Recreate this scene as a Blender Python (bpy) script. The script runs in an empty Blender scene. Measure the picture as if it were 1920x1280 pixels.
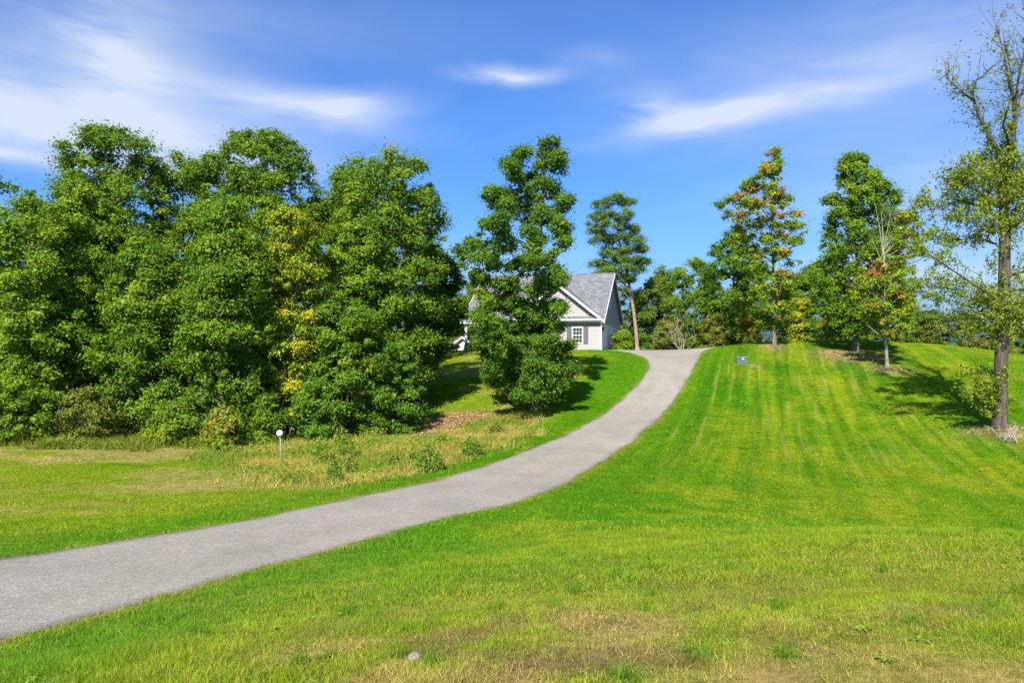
import bpy, math, random
import numpy as np
from mathutils import Vector, Matrix

# ------------------------------------------------------------------ camera / light
S = bpy.context.scene
COL = S.collection
F, CX, CY = 1300.0, 960.0, 640.0            # focal length and centre in 1920-px units
cam = bpy.data.cameras.new('camera')
cam.sensor_width = 36.0
cam.lens = 36.0 * F / 1920.0
cam.clip_start, cam.clip_end = 0.1, 6000
cam_o = bpy.data.objects.new('camera', cam)
COL.objects.link(cam_o)
cam_o.rotation_euler = (math.radians(90), 0, 0)
S.camera = cam_o
S.view_settings.view_transform = 'Standard'
S.view_settings.look = 'None'
S.view_settings.gamma = 1.0
S.view_settings.exposure = 1.1
S.cycles.max_bounces = 6
S.cycles.transparent_max_bounces = 6
S.cycles.caustics_reflective = False
S.cycles.caustics_refractive = False

SUN_A, SUN_E = math.radians(18), math.radians(44)   # behind the camera, to its left
sun_dir = Vector((-math.sin(SUN_A) * math.cos(SUN_E), -math.cos(SUN_A) * math.cos(SUN_E), math.sin(SUN_E)))
sl = bpy.data.lights.new('sun', 'SUN')
sl.energy = 5.0
sl.angle = math.radians(0.5)
sl.color = (1.0, 0.94, 0.83)
so = bpy.data.objects.new('sun', sl)
COL.objects.link(so)
so.rotation_euler = sun_dir.to_track_quat('Z', 'Y').to_euler()

world = bpy.data.worlds.new('World')
S.world = world
world.use_nodes = True


def build_world():
    nt = world.node_tree
    N, Lk = nt.nodes, nt.links
    N.clear()
    out = N.new('ShaderNodeOutputWorld')
    bg = N.new('ShaderNodeBackground')
    bg.inputs['Strength'].default_value = 0.060
    Lk.new(bg.outputs[0], out.inputs[0])
    sky = N.new('ShaderNodeTexSky')
    sky.sky_type = 'NISHITA'
    sky.sun_disc = False
    sky.sun_elevation = SUN_E
    sky.sun_rotation = math.pi + SUN_A
    sky.air_density, sky.dust_density, sky.ozone_density = 1.0, 2.0, 3.0
    tint = N.new('ShaderNodeMix'); tint.data_type = 'RGBA'; tint.blend_type = 'MULTIPLY'
    tint.inputs[0].default_value = 1.0
    Lk.new(sky.outputs[0], tint.inputs[6])
    tint.inputs[7].default_value = (0.545, 1.02, 1.70, 1)
    tc = N.new('ShaderNodeTexCoord')
    sep = N.new('ShaderNodeSeparateXYZ')
    Lk.new(tc.outputs['Generated'], sep.inputs[0])

    def M(op, a, b=None, c=None, clamp=False):
        n = N.new('ShaderNodeMath'); n.operation = op; n.use_clamp = clamp
        for i, v in enumerate((a, b, c)):
            if v is None: continue
            if isinstance(v, (int, float)): n.inputs[i].default_value = v
            else: Lk.new(v, n.inputs[i])
        return n.outputs[0]
    az = M('ARCTAN2', sep.outputs[0], sep.outputs[1])
    el = M('ARCSINE', sep.outputs[2])
    cmb = N.new('ShaderNodeCombineXYZ')
    Lk.new(az, cmb.inputs[0]); Lk.new(el, cmb.inputs[1])

    def noise(scale, detail, loc, sc, rot=0.0, dist=0.0, rough=0.55):
        mp = N.new('ShaderNodeMapping')
        mp.inputs['Location'].default_value = loc
        mp.inputs['Scale'].default_value = sc
        mp.inputs['Rotation'].default_value = (0, 0, rot)
        Lk.new(cmb.outputs[0], mp.inputs[0])
        n = N.new('ShaderNodeTexNoise')
        n.inputs['Scale'].default_value = scale
        n.inputs['Detail'].default_value = detail
        n.inputs['Roughness'].default_value = rough
        n.inputs['Distortion'].default_value = dist
        Lk.new(mp.outputs[0], n.inputs['Vector'])
        return n.outputs[0]
    wisp = noise(3.2, 5, (2.3, 1.1, 0), (1.6, 7.0, 1), 0.12, 0.7, 0.6)
    warp = noise(3.0, 3, (7.1, 3.3, 0), (1.2, 3.0, 1), 0.3, 0.3)
    veil = noise(1.5, 4, (4.2, 0.4, 0), (1.0, 3.2, 1), -0.25, 0.9, 0.58)
    wv = N.new('ShaderNodeCombineXYZ')
    Lk.new(M('MULTIPLY_ADD', M('SUBTRACT', wisp, 0.5), 0.10, az), wv.inputs[0])
    Lk.new(M('MULTIPLY_ADD', M('SUBTRACT', warp, 0.5), 0.06, el), wv.inputs[1])
    total = 0.0

    # cirrus streaks: soft ellipses at fixed compass bearings and heights (sizes in the photograph's pixels)
    for (px, py, rx, ry, rot, amp) in CLOUDS:
        mp = N.new('ShaderNodeMapping'); mp.vector_type = 'TEXTURE'
        mp.inputs['Location'].default_value = (math.atan2(px - CX, F), math.atan2(CY - py, math.hypot(F, px - CX)), 0)
        mp.inputs['Rotation'].default_value = (0, 0, rot)
        mp.inputs['Scale'].default_value = (2.3 * rx / F, 2.3 * ry / F, 1)
        Lk.new(wv.outputs[0], mp.inputs[0])
        g = N.new('ShaderNodeTexGradient'); g.gradient_type = 'QUADRATIC_SPHERE'
        Lk.new(mp.outputs[0], g.inputs[0])
        total = M('MULTIPLY_ADD', g.outputs[1], amp * 1.5, total)
    total = M('MULTIPLY', total, M('MULTIPLY_ADD', M('SUBTRACT', wisp, 0.5), 1.0, 0.76, clamp=True))
    fibre = noise(9.0, 5, (1.3, 5.1, 0), (1.0, 8.0, 1), 0.10, 0.5, 0.62)
    total = M('MULTIPLY', total, M('MULTIPLY_ADD', M('SUBTRACT', fibre, 0.5), 0.7, 0.97, clamp=True))
    total = M('MULTIPLY_ADD', M('SUBTRACT', veil, 0.46, clamp=True), 0.22, total)
    total = M('MINIMUM', total, 0.88)
    mix = N.new('ShaderNodeMix'); mix.data_type = 'RGBA'
    Lk.new(total, mix.inputs[0])
    Lk.new(tint.outputs[2], mix.inputs[6])
    mix.inputs[7].default_value = (6.0, 6.6, 7.7, 1)
    Lk.new(mix.outputs[2], bg.inputs[0])


CLOUDS = [(60, 212, 270, 48, -0.06, 1.15), (235, 112, 70, 75, -0.5, 0.55), (330, 180, 220, 55, -0.25, 0.28),
          (520, 190, 190, 26, -0.16, 0.55), (640, 208, 95, 19, 0.10, 0.75), (20, 286, 130, 11, -0.05, 0.6),
          (60, 110, 200, 60, 0.1, 0.2), (350, 30, 300, 60, 0.0, 0.22), (960, 137, 70, 11, 0.0, 0.95), (1130, 118, 70, 22, -0.1, 0.20),
          (1300, 226, 90, 17, 0.0, 0.75), (1430, 205, 190, 20, 0.10, 0.55), (1230, 195, 60, 22, -0.4, 0.35),
          (1560, 170, 330, 60, 0.06, 0.30), (1760, 330, 300, 90, 0.1, 0.33), (1750, 60, 320, 80, 0.1, 0.26),
          (1780, 520, 300, 45, 0.0, 0.55), (880, 500, 240, 50, 0, 0.3), (260, 270, 260, 40, -0.05, 0.3)]
world.cycles.sampling_method = 'MANUAL'
world.cycles.sample_map_resolution = 256
build_world()

# ------------------------------------------------------------------ terrain shape
def P(px, py, Y):
    return ((px - CX) / F * Y, Y, (CY - py) / F * Y)


CP = [
    (0,1280,4.4),(500,1280,3.9),(960,1280,3.5),(1500,1280,3.4),(1920,1280,3.35),
    (250,1190,6.4),(600,1100,8.76),(960,1150,5.6),(960,1050,9.2),(960,985,13.9),(1300,1150,5.2),(1500,1100,6.0),(1920,1100,5.9),
    (1250,1030,9.6),(1600,1022,8.0),(1920,1020,7.8),
    (1300,955,18.5),(1600,992,18.6),(1920,996,18.6),(1250,890,24.5),(1500,850,31),(1900,900,25.5),(1870,800,33),(1700,800,35.5),(1350,800,36.5),
    (1500,750,42),(1350,740,43.5),(1380,680,51),(1500,690,50),(1660,690,47.5),(1604,660,54),(1450,648,56.5),(1540,637,62),(1690,641,62),(1800,700,46),
    (1760,645,64),(1860,657,64),(1920,668,62),(1380,650,57.5),
    (0,1000,13.9),(0,900,23),(0,830,32),(300,900,23.5),(300,835,32),(525,870,27.7),(600,820,35.4),(700,890,24.7),(820,800,38),(350,970,16.2),
    (870,790,39.4),(1000,765,42),(850,745,44),(900,690,52),(1100,690,50.5),(1100,657,60),(1000,657,61),(850,664,60),(1000,820,33.6)]
RL = [(-14.5,3.2,-2.5),(-12,5.6,-2.75),(-9.79,8.16,-3.05),(-8.86,9.93,-3.32),(-8.18,11.08,-3.48),(-7.39,12.64,-3.69),(-6.3,14.63,-3.88),(-5.23,16.59,-4.05),(-3.9,19.48,-4.27),(-1.67,24.19,-4.56),(.93,30.17,-4.64),(3.98,36.94,-4.4),(7.14,44.18,-3.57),(9.11,48.36,-2.6),(10.3,51.9,-1.92),(10.59,54.63,-1.43),(10.3,57.4,-1.06)]
RR = [(-9.0,-.5,-2.1),(-6.6,3.4,-2.5)]
for (a_, b_), h_ in zip([(-200,1262),(0,1200),(200,1148),(400,1090),(570,1043),(730,1000),(950,945),(1060,905),(1150,850),(1215,800),(1270,740),(1300,690),(1312,668),(1320,657.5)],
                        [2.8,3.0,3.23,3.5,3.8,4.0,4.35,4.55,4.65,4.4,3.45,1.95,1.2,.78]):
    y_ = F * h_ / (b_ - CY)
    RR.append(((a_ - CX) / F * y_, y_, -h_))
CW = [P(*c) for c in CP] + RL + RR + [
    (0,0,-1.65),(0,-15,-1.6),(12,-5,-1.5),(30,0,-2.0),(-30,5,-3.6),(-35,20,-4.4),(35,14,-4.2),(45,35,-4.0),(60,65,-2.2),(-45,40,-4.8),(-20,60,-4.0),(-50,80,-4),
    (10,68,-.88),(18,66,-.9),(0,68,-.88),(-8,68,-1.0),(17,76,-1.1),(0,80,-1.6),(30,85,-2),(-20,95,-4),(30,110,-5),(70,120,-5),(-70,120,-6),(0,130,-6),(-80,0,-5),(80,0,-3),(0,-60,-2),(60,-50,-2),(-60,-50,-4),(100,60,-4),(-100,60,-6),(23,72,-1.0)]
CW = np.array(CW, float)


def tps_fit(p, z, lam):
    n = len(p)
    d = np.linalg.norm(p[:, None] - p[None], axis=2)
    K = np.where(d > 0, d * d * np.log(d + 1e-9), 0) + lam * np.eye(n)
    Q = np.c_[np.ones(n), p]
    A = np.zeros((n + 3, n + 3))
    A[:n, :n] = K; A[:n, n:] = Q; A[n:, :n] = Q.T
    return np.linalg.solve(A, np.r_[z, 0, 0, 0])


COEF = tps_fit(CW[:, :2], CW[:, 2], 1.0)


def base_h(x, y):
    x = np.asarray(x, float); y = np.asarray(y, float)
    sh = np.broadcast(x, y).shape
    q = np.c_[np.broadcast_to(x, sh).ravel(), np.broadcast_to(y, sh).ravel()]
    c = np.array([0, 35.0]); v = q - c
    r = np.linalg.norm(v, axis=1)
    qc = c + v * np.minimum(1, 95 / np.maximum(r, 1e-6))[:, None]
    out = np.empty(len(q)); n = len(CW)
    for i in range(0, len(q), 20000):
        s = qc[i:i + 20000]
        d = np.linalg.norm(s[:, None] - CW[None, :, :2], axis=2)
        out[i:i + 20000] = (d * d * np.log(d + 1e-9)) @ COEF[:n] + COEF[n] + s @ COEF[n + 1:]
    t = np.clip((r - 80) / 120, 0, 1); t = t * t * (3 - 2 * t)
    return (out * (1 - t) - 7 * t).reshape(sh)


def cast(px, py, ymin=2.5, ymax=90):
    Y = np.linspace(ymin, ymax, 900)
    s = (CY - py) / F * Y - base_h((px - CX) / F * Y, Y)
    k = np.where((s[:-1] > 0) & (s[1:] <= 0))[0]
    k = k[0]
    t = s[k] / (s[k] - s[k + 1])
    y = Y[k] + t * (Y[k + 1] - Y[k])
    return np.array(((px - CX) / F * y, y))


def hash2(ix, iy, seed):
    h = (ix.astype(np.int64) * 374761393 + iy.astype(np.int64) * 668265263 + seed * 974711) & 0x7fffffff
    h = ((h ^ (h >> 13)) * 1274126177) & 0x7fffffff
    h = h ^ (h >> 16)
    return (h & 0xffff) / 65535.0


def vnoise(x, y, seed=0):
    ix, iy = np.floor(x), np.floor(y)
    fx, fy = x - ix, y - iy
    fx = fx * fx * (3 - 2 * fx); fy = fy * fy * (3 - 2 * fy)
    a = hash2(ix, iy, seed); b = hash2(ix + 1, iy, seed); c = hash2(ix, iy + 1, seed); d = hash2(ix + 1, iy + 1, seed)
    return (a * (1 - fx) + b * fx) * (1 - fy) + (c * (1 - fx) + d * fx) * fy


def fbm(x, y, seed=0, oct=4):
    s, a, t = 0, 1.0, 0
    for i in range(oct):
        s = s + a * vnoise(x * 2 ** i + 17.3 * i, y * 2 ** i - 9.1 * i, seed + i)
        t += a; a *= 0.55
    return s / t


def inpoly(x, y, poly):
    ins = np.zeros(np.shape(x), bool)
    n = len(poly)
    for i in range(n):
        x1, y1 = poly[i]; x2, y2 = poly[(i + 1) % n]
        cond = ((y1 > y) != (y2 > y))
        ins ^= cond & (x < (x2 - x1) * (y - y1) / (y2 - y1 + 1e-12) + x1)
    return ins


# ------------------------------------------------------------------ driveway outline
RL2 = [p[:2] for p in RL] + [(9.4, 60.2), (8.75, 62.9), (9.85, 66.4), (11.2, 70.6), (12.3, 74)]
RR2 = [p[:2] for p in RR] + [(18.0, 60.4), (19.6, 63.2), (20.3, 67), (19.6, 71), (17.6, 74.6)]


def smooth_poly(P_, step):
    P_ = np.array(P_, float)
    Q = np.vstack([2 * P_[0] - P_[1], P_, 2 * P_[-1] - P_[-2]])
    out = []
    for i in range(1, len(Q) - 2):
        p0, p1, p2, p3 = Q[i - 1:i + 3]
        n = max(2, int(np.linalg.norm(p2 - p1) / 0.1))
        t = np.linspace(0, 1, n, endpoint=False)[:, None]
        out.append(.5 * (2 * p1 + (p2 - p0) * t + (2 * p0 - 5 * p1 + 4 * p2 - p3) * t ** 2 + (3 * p1 - p0 - 3 * p2 + p3) * t ** 3))
    out = np.vstack(out + [P_[-1:]])
    s = np.r_[0, np.cumsum(np.linalg.norm(np.diff(out, axis=0), axis=1))]
    t = np.linspace(0, s[-1], int(s[-1] / step) + 1)
    return np.c_[np.interp(t, s, out[:, 0]), np.interp(t, s, out[:, 1])]


LE = smooth_poly(RL2, 0.1)
RE = smooth_poly(RR2, 0.1)
# signed distance raster (negative on the driveway)
SDX, SDY, SDS = -18.0, -4.0, 0.125
gx = np.arange(SDX, 26, SDS); gy = np.arange(SDY, 80, SDS)
GX, GY = np.meshgrid(gx, gy)
road_poly = np.vstack([LE[::6], RE[::-6]])
sd_in = inpoly(GX, GY, road_poly)
edge = np.vstack([LE[::4], RE[::4]])
SD = np.empty(GX.shape)
for i in range(GX.shape[0]):
    yv = gy[i]
    e = edge[np.abs(edge[:, 1] - yv) < 4.0]
    if len(e) == 0:
        SD[i] = 4.0; continue
    SD[i] = np.sqrt(((GX[i][:, None] - e[None, :, 0]) ** 2 + (yv - e[None, :, 1]) ** 2).min(1))
SD = np.where(sd_in, -SD, SD)


def road_sd(x, y):
    j = ((np.asarray(x) - SDX) / SDS).astype(int); i = ((np.asarray(y) - SDY) / SDS).astype(int)
    ok = (i >= 0) & (j >= 0) & (i < SD.shape[0]) & (j < SD.shape[1])
    return np.where(ok, SD[np.clip(i, 0, SD.shape[0] - 1), np.clip(j, 0, SD.shape[1] - 1)], 9.0)


# ------------------------------------------------------------------ mesh / material helpers
def link(o, parent=None):
    COL.objects.link(o)
    if parent is not None: o.parent = parent
    return o


def tag(o, label=None, cat=None, group=None, kind=None):
    if label: o['label'] = label
    if cat: o['category'] = cat
    if group: o['group'] = group
    if kind: o['kind'] = kind
    return o


def empty(name, loc, rz=0.0):
    o = bpy.data.objects.new(name, None)
    o.location = loc; o.rotation_euler = (0, 0, rz)
    o.empty_display_size = 0.2
    return link(o)


def fast_mesh(name, V, T, mat, col=None, smooth=False, quads=False):
    """V (n,3), T (m,k) -> mesh; col (m,3) gives each face its own colour"""
    me = bpy.data.meshes.new(name)
    V = np.ascontiguousarray(V, np.float32); T = np.ascontiguousarray(T, np.int32)
    k = T.shape[1]; m = len(T)
    me.vertices.add(len(V)); me.vertices.foreach_set('co', V.ravel())
    me.loops.add(m * k); me.loops.foreach_set('vertex_index', T.ravel())
    me.polygons.add(m)
    me.polygons.foreach_set('loop_start', np.arange(0, m * k, k, dtype=np.int32))
    me.polygons.foreach_set('use_smooth', np.full(m, smooth, bool))
    me.update(calc_edges=True)
    if col is not None:
        at = me.attributes.new('col', 'FLOAT_COLOR', 'FACE')
        c = np.ones((m, 4), np.float32); c[:, :3] = col
        at.data.foreach_set('color', c.ravel())
    me.materials.append(mat)
    return me


class MB:
    """collects boxes, prisms and tubes, builds one mesh object"""
    def __init__(s): s.v = []; s.f = []
    def add(s, v, f):
        b = len(s.v); s.v += [tuple(p) for p in v]; s.f += [tuple(b + i for i in q) for q in f]
        return s
    def box(s, x0, x1, y0, y1, z0, z1):
        return s.add([(x0,y0,z0),(x1,y0,z0),(x1,y1,z0),(x0,y1,z0),(x0,y0,z1),(x1,y0,z1),(x1,y1,z1),(x0,y1,z1)],
                     [(0,3,2,1),(4,5,6,7),(0,1,5,4),(1,2,6,5),(2,3,7,6),(3,0,4,7)])
    def hexa(s, p):      # 8 points: bottom ring then top ring
        return s.add(p, [(0,3,2,1),(4,5,6,7),(0,1,5,4),(1,2,6,5),(2,3,7,6),(3,0,4,7)])
    def prism(s, poly, d):   # poly list of 3d points, extruded by vector d
        n = len(poly); d = Vector(d)
        v = [Vector(p) for p in poly] + [Vector(p) + d for p in poly]
        return s.add(v, [tuple(range(n))[::-1], tuple(range(n, 2 * n))] + [(i, (i + 1) % n, n + (i + 1) % n, n + i) for i in range(n)])
    def tube(s, pts, radii, sides=6, cap=True):
        pts = [Vector(p) for p in pts]
        v = []; f = []
        for i, p in enumerate(pts):
            t = (pts[min(i + 1, len(pts) - 1)] - pts[max(i - 1, 0)])
            if t.length < 1e-6: t = Vector((0, 0, 1))
            t.normalize()
            a = t.cross(Vector((0.31, 0.95, 0.05)))
            if a.length < 1e-3: a = t.cross(Vector((1, 0, 0)))
            a.normalize(); b = t.cross(a)
            for k in range(sides):
                an = 2 * math.pi * k / sides
                v.append(p + (a * math.cos(an) + b * math.sin(an)) * radii[i])
        for i in range(len(pts) - 1):
            for k in range(sides):
                k2 = (k + 1) % sides
                f.append((i * sides + k, i * sides + k2, (i + 1) * sides + k2, (i + 1) * sides + k))
        if cap:
            f.append(tuple(range(sides))[::-1]); f.append(tuple(range((len(pts) - 1) * sides, len(pts) * sides)))
        return s.add(v, f)
    def build(s, name, mat, parent=None, smooth=False, bevel=0.0):
        me = bpy.data.meshes.new(name)
        me.from_pydata(s.v, [], s.f); me.update()
        me.materials.append(mat)
        if smooth:
            me.polygons.foreach_set('use_smooth', np.ones(len(me.polygons), bool))
        o = bpy.data.objects.new(name, me)
        if bevel:
            m = o.modifiers.new('bevel', 'BEVEL'); m.width = bevel; m.segments = 2; m.limit_method = 'ANGLE'
        return link(o, parent)


def new_mat(name):
    m = bpy.data.materials.new(name); m.use_nodes = True
    nt = m.node_tree
    return m, nt.nodes, nt.links, nt.nodes['Principled BSDF']


def nd(N, t, **kw):
    n = N.new(t)
    for k, v in kw.items(): setattr(n, k, v)
    return n


def ramp(N, stops):
    r = N.new('ShaderNodeValToRGB')
    e = r.color_ramp.elements
    while len(e) < len(stops): e.new(0.5)
    for q, (p, c) in zip(e, stops):
        q.position = p; q.color = (*c, 1)
    return r


def mat_noise(name, c1, c2, scale, rough=0.8, bump=0.0, bscale=None, detail=5, stretch=None, spec=0.3, lo=0.35, hi=0.65):
    m, N, Lk, b = new_mat(name)
    tc = N.new('ShaderNodeTexCoord'); src = tc.outputs['Object']
    if stretch:
        mp = N.new('ShaderNodeMapping'); mp.inputs['Scale'].default_value = stretch
        Lk.new(src, mp.inputs[0]); src = mp.outputs[0]
    n = N.new('ShaderNodeTexNoise'); n.inputs['Scale'].default_value = scale; n.inputs['Detail'].default_value = detail
    Lk.new(src, n.inputs['Vector'])
    r = ramp(N, [(lo, c1), (hi, c2)])
    Lk.new(n.outputs[0], r.inputs[0]); Lk.new(r.outputs[0], b.inputs['Base Color'])
    b.inputs['Roughness'].default_value = rough
    b.inputs['Specular IOR Level'].default_value = spec
    if bump:
        n2 = N.new('ShaderNodeTexNoise'); n2.inputs['Scale'].default_value = bscale or scale * 2; n2.inputs['Detail'].default_value = 6
        Lk.new(src, n2.inputs['Vector'])
        bp = N.new('ShaderNodeBump'); bp.inputs['Strength'].default_value = bump; bp.inputs['Distance'].default_value = 0.03
        Lk.new(n2.outputs[0], bp.inputs['Height']); Lk.new(bp.outputs[0], b.inputs['Normal'])
    return m


def mat_leaf(name, trans=0.3, rough=0.5, spec=0.35, tcol=1.35):
    m, N, Lk, b = new_mat(name)
    at = nd(N, 'ShaderNodeAttribute', attribute_name='col')
    Lk.new(at.outputs['Color'], b.inputs['Base Color'])
    b.inputs['Roughness'].default_value = rough
    b.inputs['Specular IOR Level'].default_value = spec
    tr = N.new('ShaderNodeBsdfTranslucent')
    mu = nd(N, 'ShaderNodeMix', data_type='RGBA', blend_type='MULTIPLY'); mu.inputs[0].default_value = 1
    Lk.new(at.outputs['Color'], mu.inputs[6]); mu.inputs[7].default_value = (tcol, tcol * 1.05, tcol * 0.6, 1)
    Lk.new(mu.outputs[2], tr.inputs[0])
    mx = N.new('ShaderNodeMixShader'); mx.inputs[0].default_value = trans
    Lk.new(b.outputs[0], mx.inputs[1]); Lk.new(tr.outputs[0], mx.inputs[2])
    Lk.new(mx.outputs[0], N['Material Output'].inputs[0])
    return m


MAT = {}
MAT['leaf'] = mat_leaf('leaf', 0.25, 0.5, 0.13)
MAT['needle'] = mat_leaf('needle', 0.15, 0.5, 0.3)
MAT['blade'] = mat_leaf('grass_blade', 0.42, 0.6, 0.12)
MAT['bark'] = mat_noise('bark', (0.075, 0.060, 0.045), (0.21, 0.175, 0.135), 3.0, 0.9, 0.9, 7, stretch=(4, 4, 0.7))
MAT['bark_pale'] = mat_noise('bark_pale', (0.17, 0.145, 0.11), (0.36, 0.32, 0.26), 3.0, 0.9, 0.6, 7, stretch=(3, 3, 0.8))
MAT['bark_pine'] = mat_noise('bark_pine', (0.16, 0.115, 0.08), (0.34, 0.26, 0.19), 3.0, 0.9, 0.6, 7, stretch=(3, 3, 1.2))
MAT['deadwood'] = mat_noise('deadwood', (0.24, 0.20, 0.16), (0.45, 0.40, 0.34), 9, 0.9)
MAT['white'] = mat_noise('white_trim', (0.62, 0.62, 0.615), (0.68, 0.68, 0.675), 4, 0.5)
MAT['siding'] = mat_noise('siding', (0.305, 0.282, 0.278), (0.335, 0.31, 0.305), 2.2, 0.6, stretch=(0.4, 0.4, 6))
MAT['gable'] = mat_noise('gable_siding', (0.31, 0.29, 0.272), (0.335, 0.315, 0.297), 2.2, 0.6)
MAT['shutter'] = mat_noise('shutter', (0.07, 0.072, 0.078), (0.095, 0.098, 0.105), 6, 0.6)
MAT['concrete'] = mat_noise('concrete', (0.36, 0.35, 0.33), (0.46, 0.45, 0.43), 5, 0.9)
MAT['dark'] = mat_noise('dark_interior', (0.02, 0.02, 0.022), (0.035, 0.035, 0.038), 3, 0.8)
MAT['black_metal'] = mat_noise('black_metal', (0.02, 0.02, 0.02), (0.04, 0.04, 0.04), 6, 0.4)
MAT['bark_dark'] = mat_noise('bark_dark', (0.038, 0.030, 0.022), (0.115, 0.092, 0.068), 3.0, 0.9, 0.9, 7, stretch=(4, 4, 0.7))
MAT['disc'] = mat_noise('marker_face', (0.36, 0.37, 0.38), (0.46, 0.47, 0.48), 9, 0.5)
MAT['box_green'] = mat_noise('box_paint', (0.055, 0.085, 0.075), (0.075, 0.105, 0.092), 3, 0.45)
MAT['pole'] = mat_noise('grey_pole', (0.30, 0.31, 0.32), (0.38, 0.39, 0.40), 8, 0.5)
MAT['stone'] = mat_noise('stone', (0.13, 0.11, 0.085), (0.24, 0.21, 0.17), 14, 0.9, 0.5, 30)


def mat_glass():
    m, N, Lk, b = new_mat('window_glass')
    b.inputs['Base Color'].default_value = (0.025, 0.03, 0.035, 1)
    b.inputs['Roughness'].default_value = 0.06
    b.inputs['Specular IOR Level'].default_value = 0.8
    return m
MAT['glass'] = mat_glass()


def mat_shingle():
    m, N, Lk, b = new_mat('roof_shingles')
    tc = N.new('ShaderNodeTexCoord')
    br = N.new('ShaderNodeTexBrick')
    br.inputs['Scale'].default_value = 1.0
    br.inputs['Brick Width'].default_value = 0.30; br.inputs['Row Height'].default_value = 0.14
    br.inputs['Mortar Size'].default_value = 0.006
    br.inputs['Color1'].default_value = (0.075, 0.075, 0.082, 1); br.inputs['Color2'].default_value = (0.165, 0.163, 0.172, 1)
    br.inputs['Mortar'].default_value = (0.06, 0.06, 0.065, 1)
    br.inputs['Bias'].default_value = 0.1
    mp = N.new('ShaderNodeMapping'); mp.vector_type = 'POINT'
    Lk.new(tc.outputs['Object'], mp.inputs[0])
    sx = N.new('ShaderNodeSeparateXYZ'); Lk.new(mp.outputs[0], sx.inputs[0])
    ad = nd(N, 'ShaderNodeMath', operation='ADD'); Lk.new(sx.outputs[0], ad.inputs[0])
    mul = nd(N, 'ShaderNodeMath', operation='MULTIPLY'); Lk.new(sx.outputs[1], mul.inputs[0]); mul.inputs[1].default_value = 0.9
    Lk.new(mul.outputs[0], ad.inputs[1])
    z = nd(N, 'ShaderNodeMath', operation='MULTIPLY'); Lk.new(sx.outputs[2], z.inputs[0]); z.inputs[1].default_value = 1.6
    cb = N.new('ShaderNodeCombineXYZ'); Lk.new(ad.outputs[0], cb.inputs[0]); Lk.new(z.outputs[0], cb.inputs[1])
    Lk.new(cb.outputs[0], br.inputs['Vector'])
    n = N.new('ShaderNodeTexNoise'); n.inputs['Scale'].default_value = 9; n.inputs['Detail'].default_value = 4
    Lk.new(tc.outputs['Object'], n.inputs['Vector'])
    mx = nd(N, 'ShaderNodeMix', data_type='RGBA', blend_type='OVERLAY'); mx.inputs[0].default_value = 0.6
    Lk.new(br.outputs['Color'], mx.inputs[6]); Lk.new(n.outputs[0], mx.inputs[7])
    Lk.new(mx.outputs[2], b.inputs['Base Color'])
    b.inputs['Roughness'].default_value = 0.85
    bp = N.new('ShaderNodeBump'); bp.inputs['Strength'].default_value = 0.5; bp.inputs['Distance'].default_value = 0.02
    Lk.new(br.outputs['Fac'], bp.inputs['Height']); bp.invert = True
    Lk.new(bp.outputs[0], b.inputs['Normal'])
    return m
MAT['shingle'] = mat_shingle()


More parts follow.
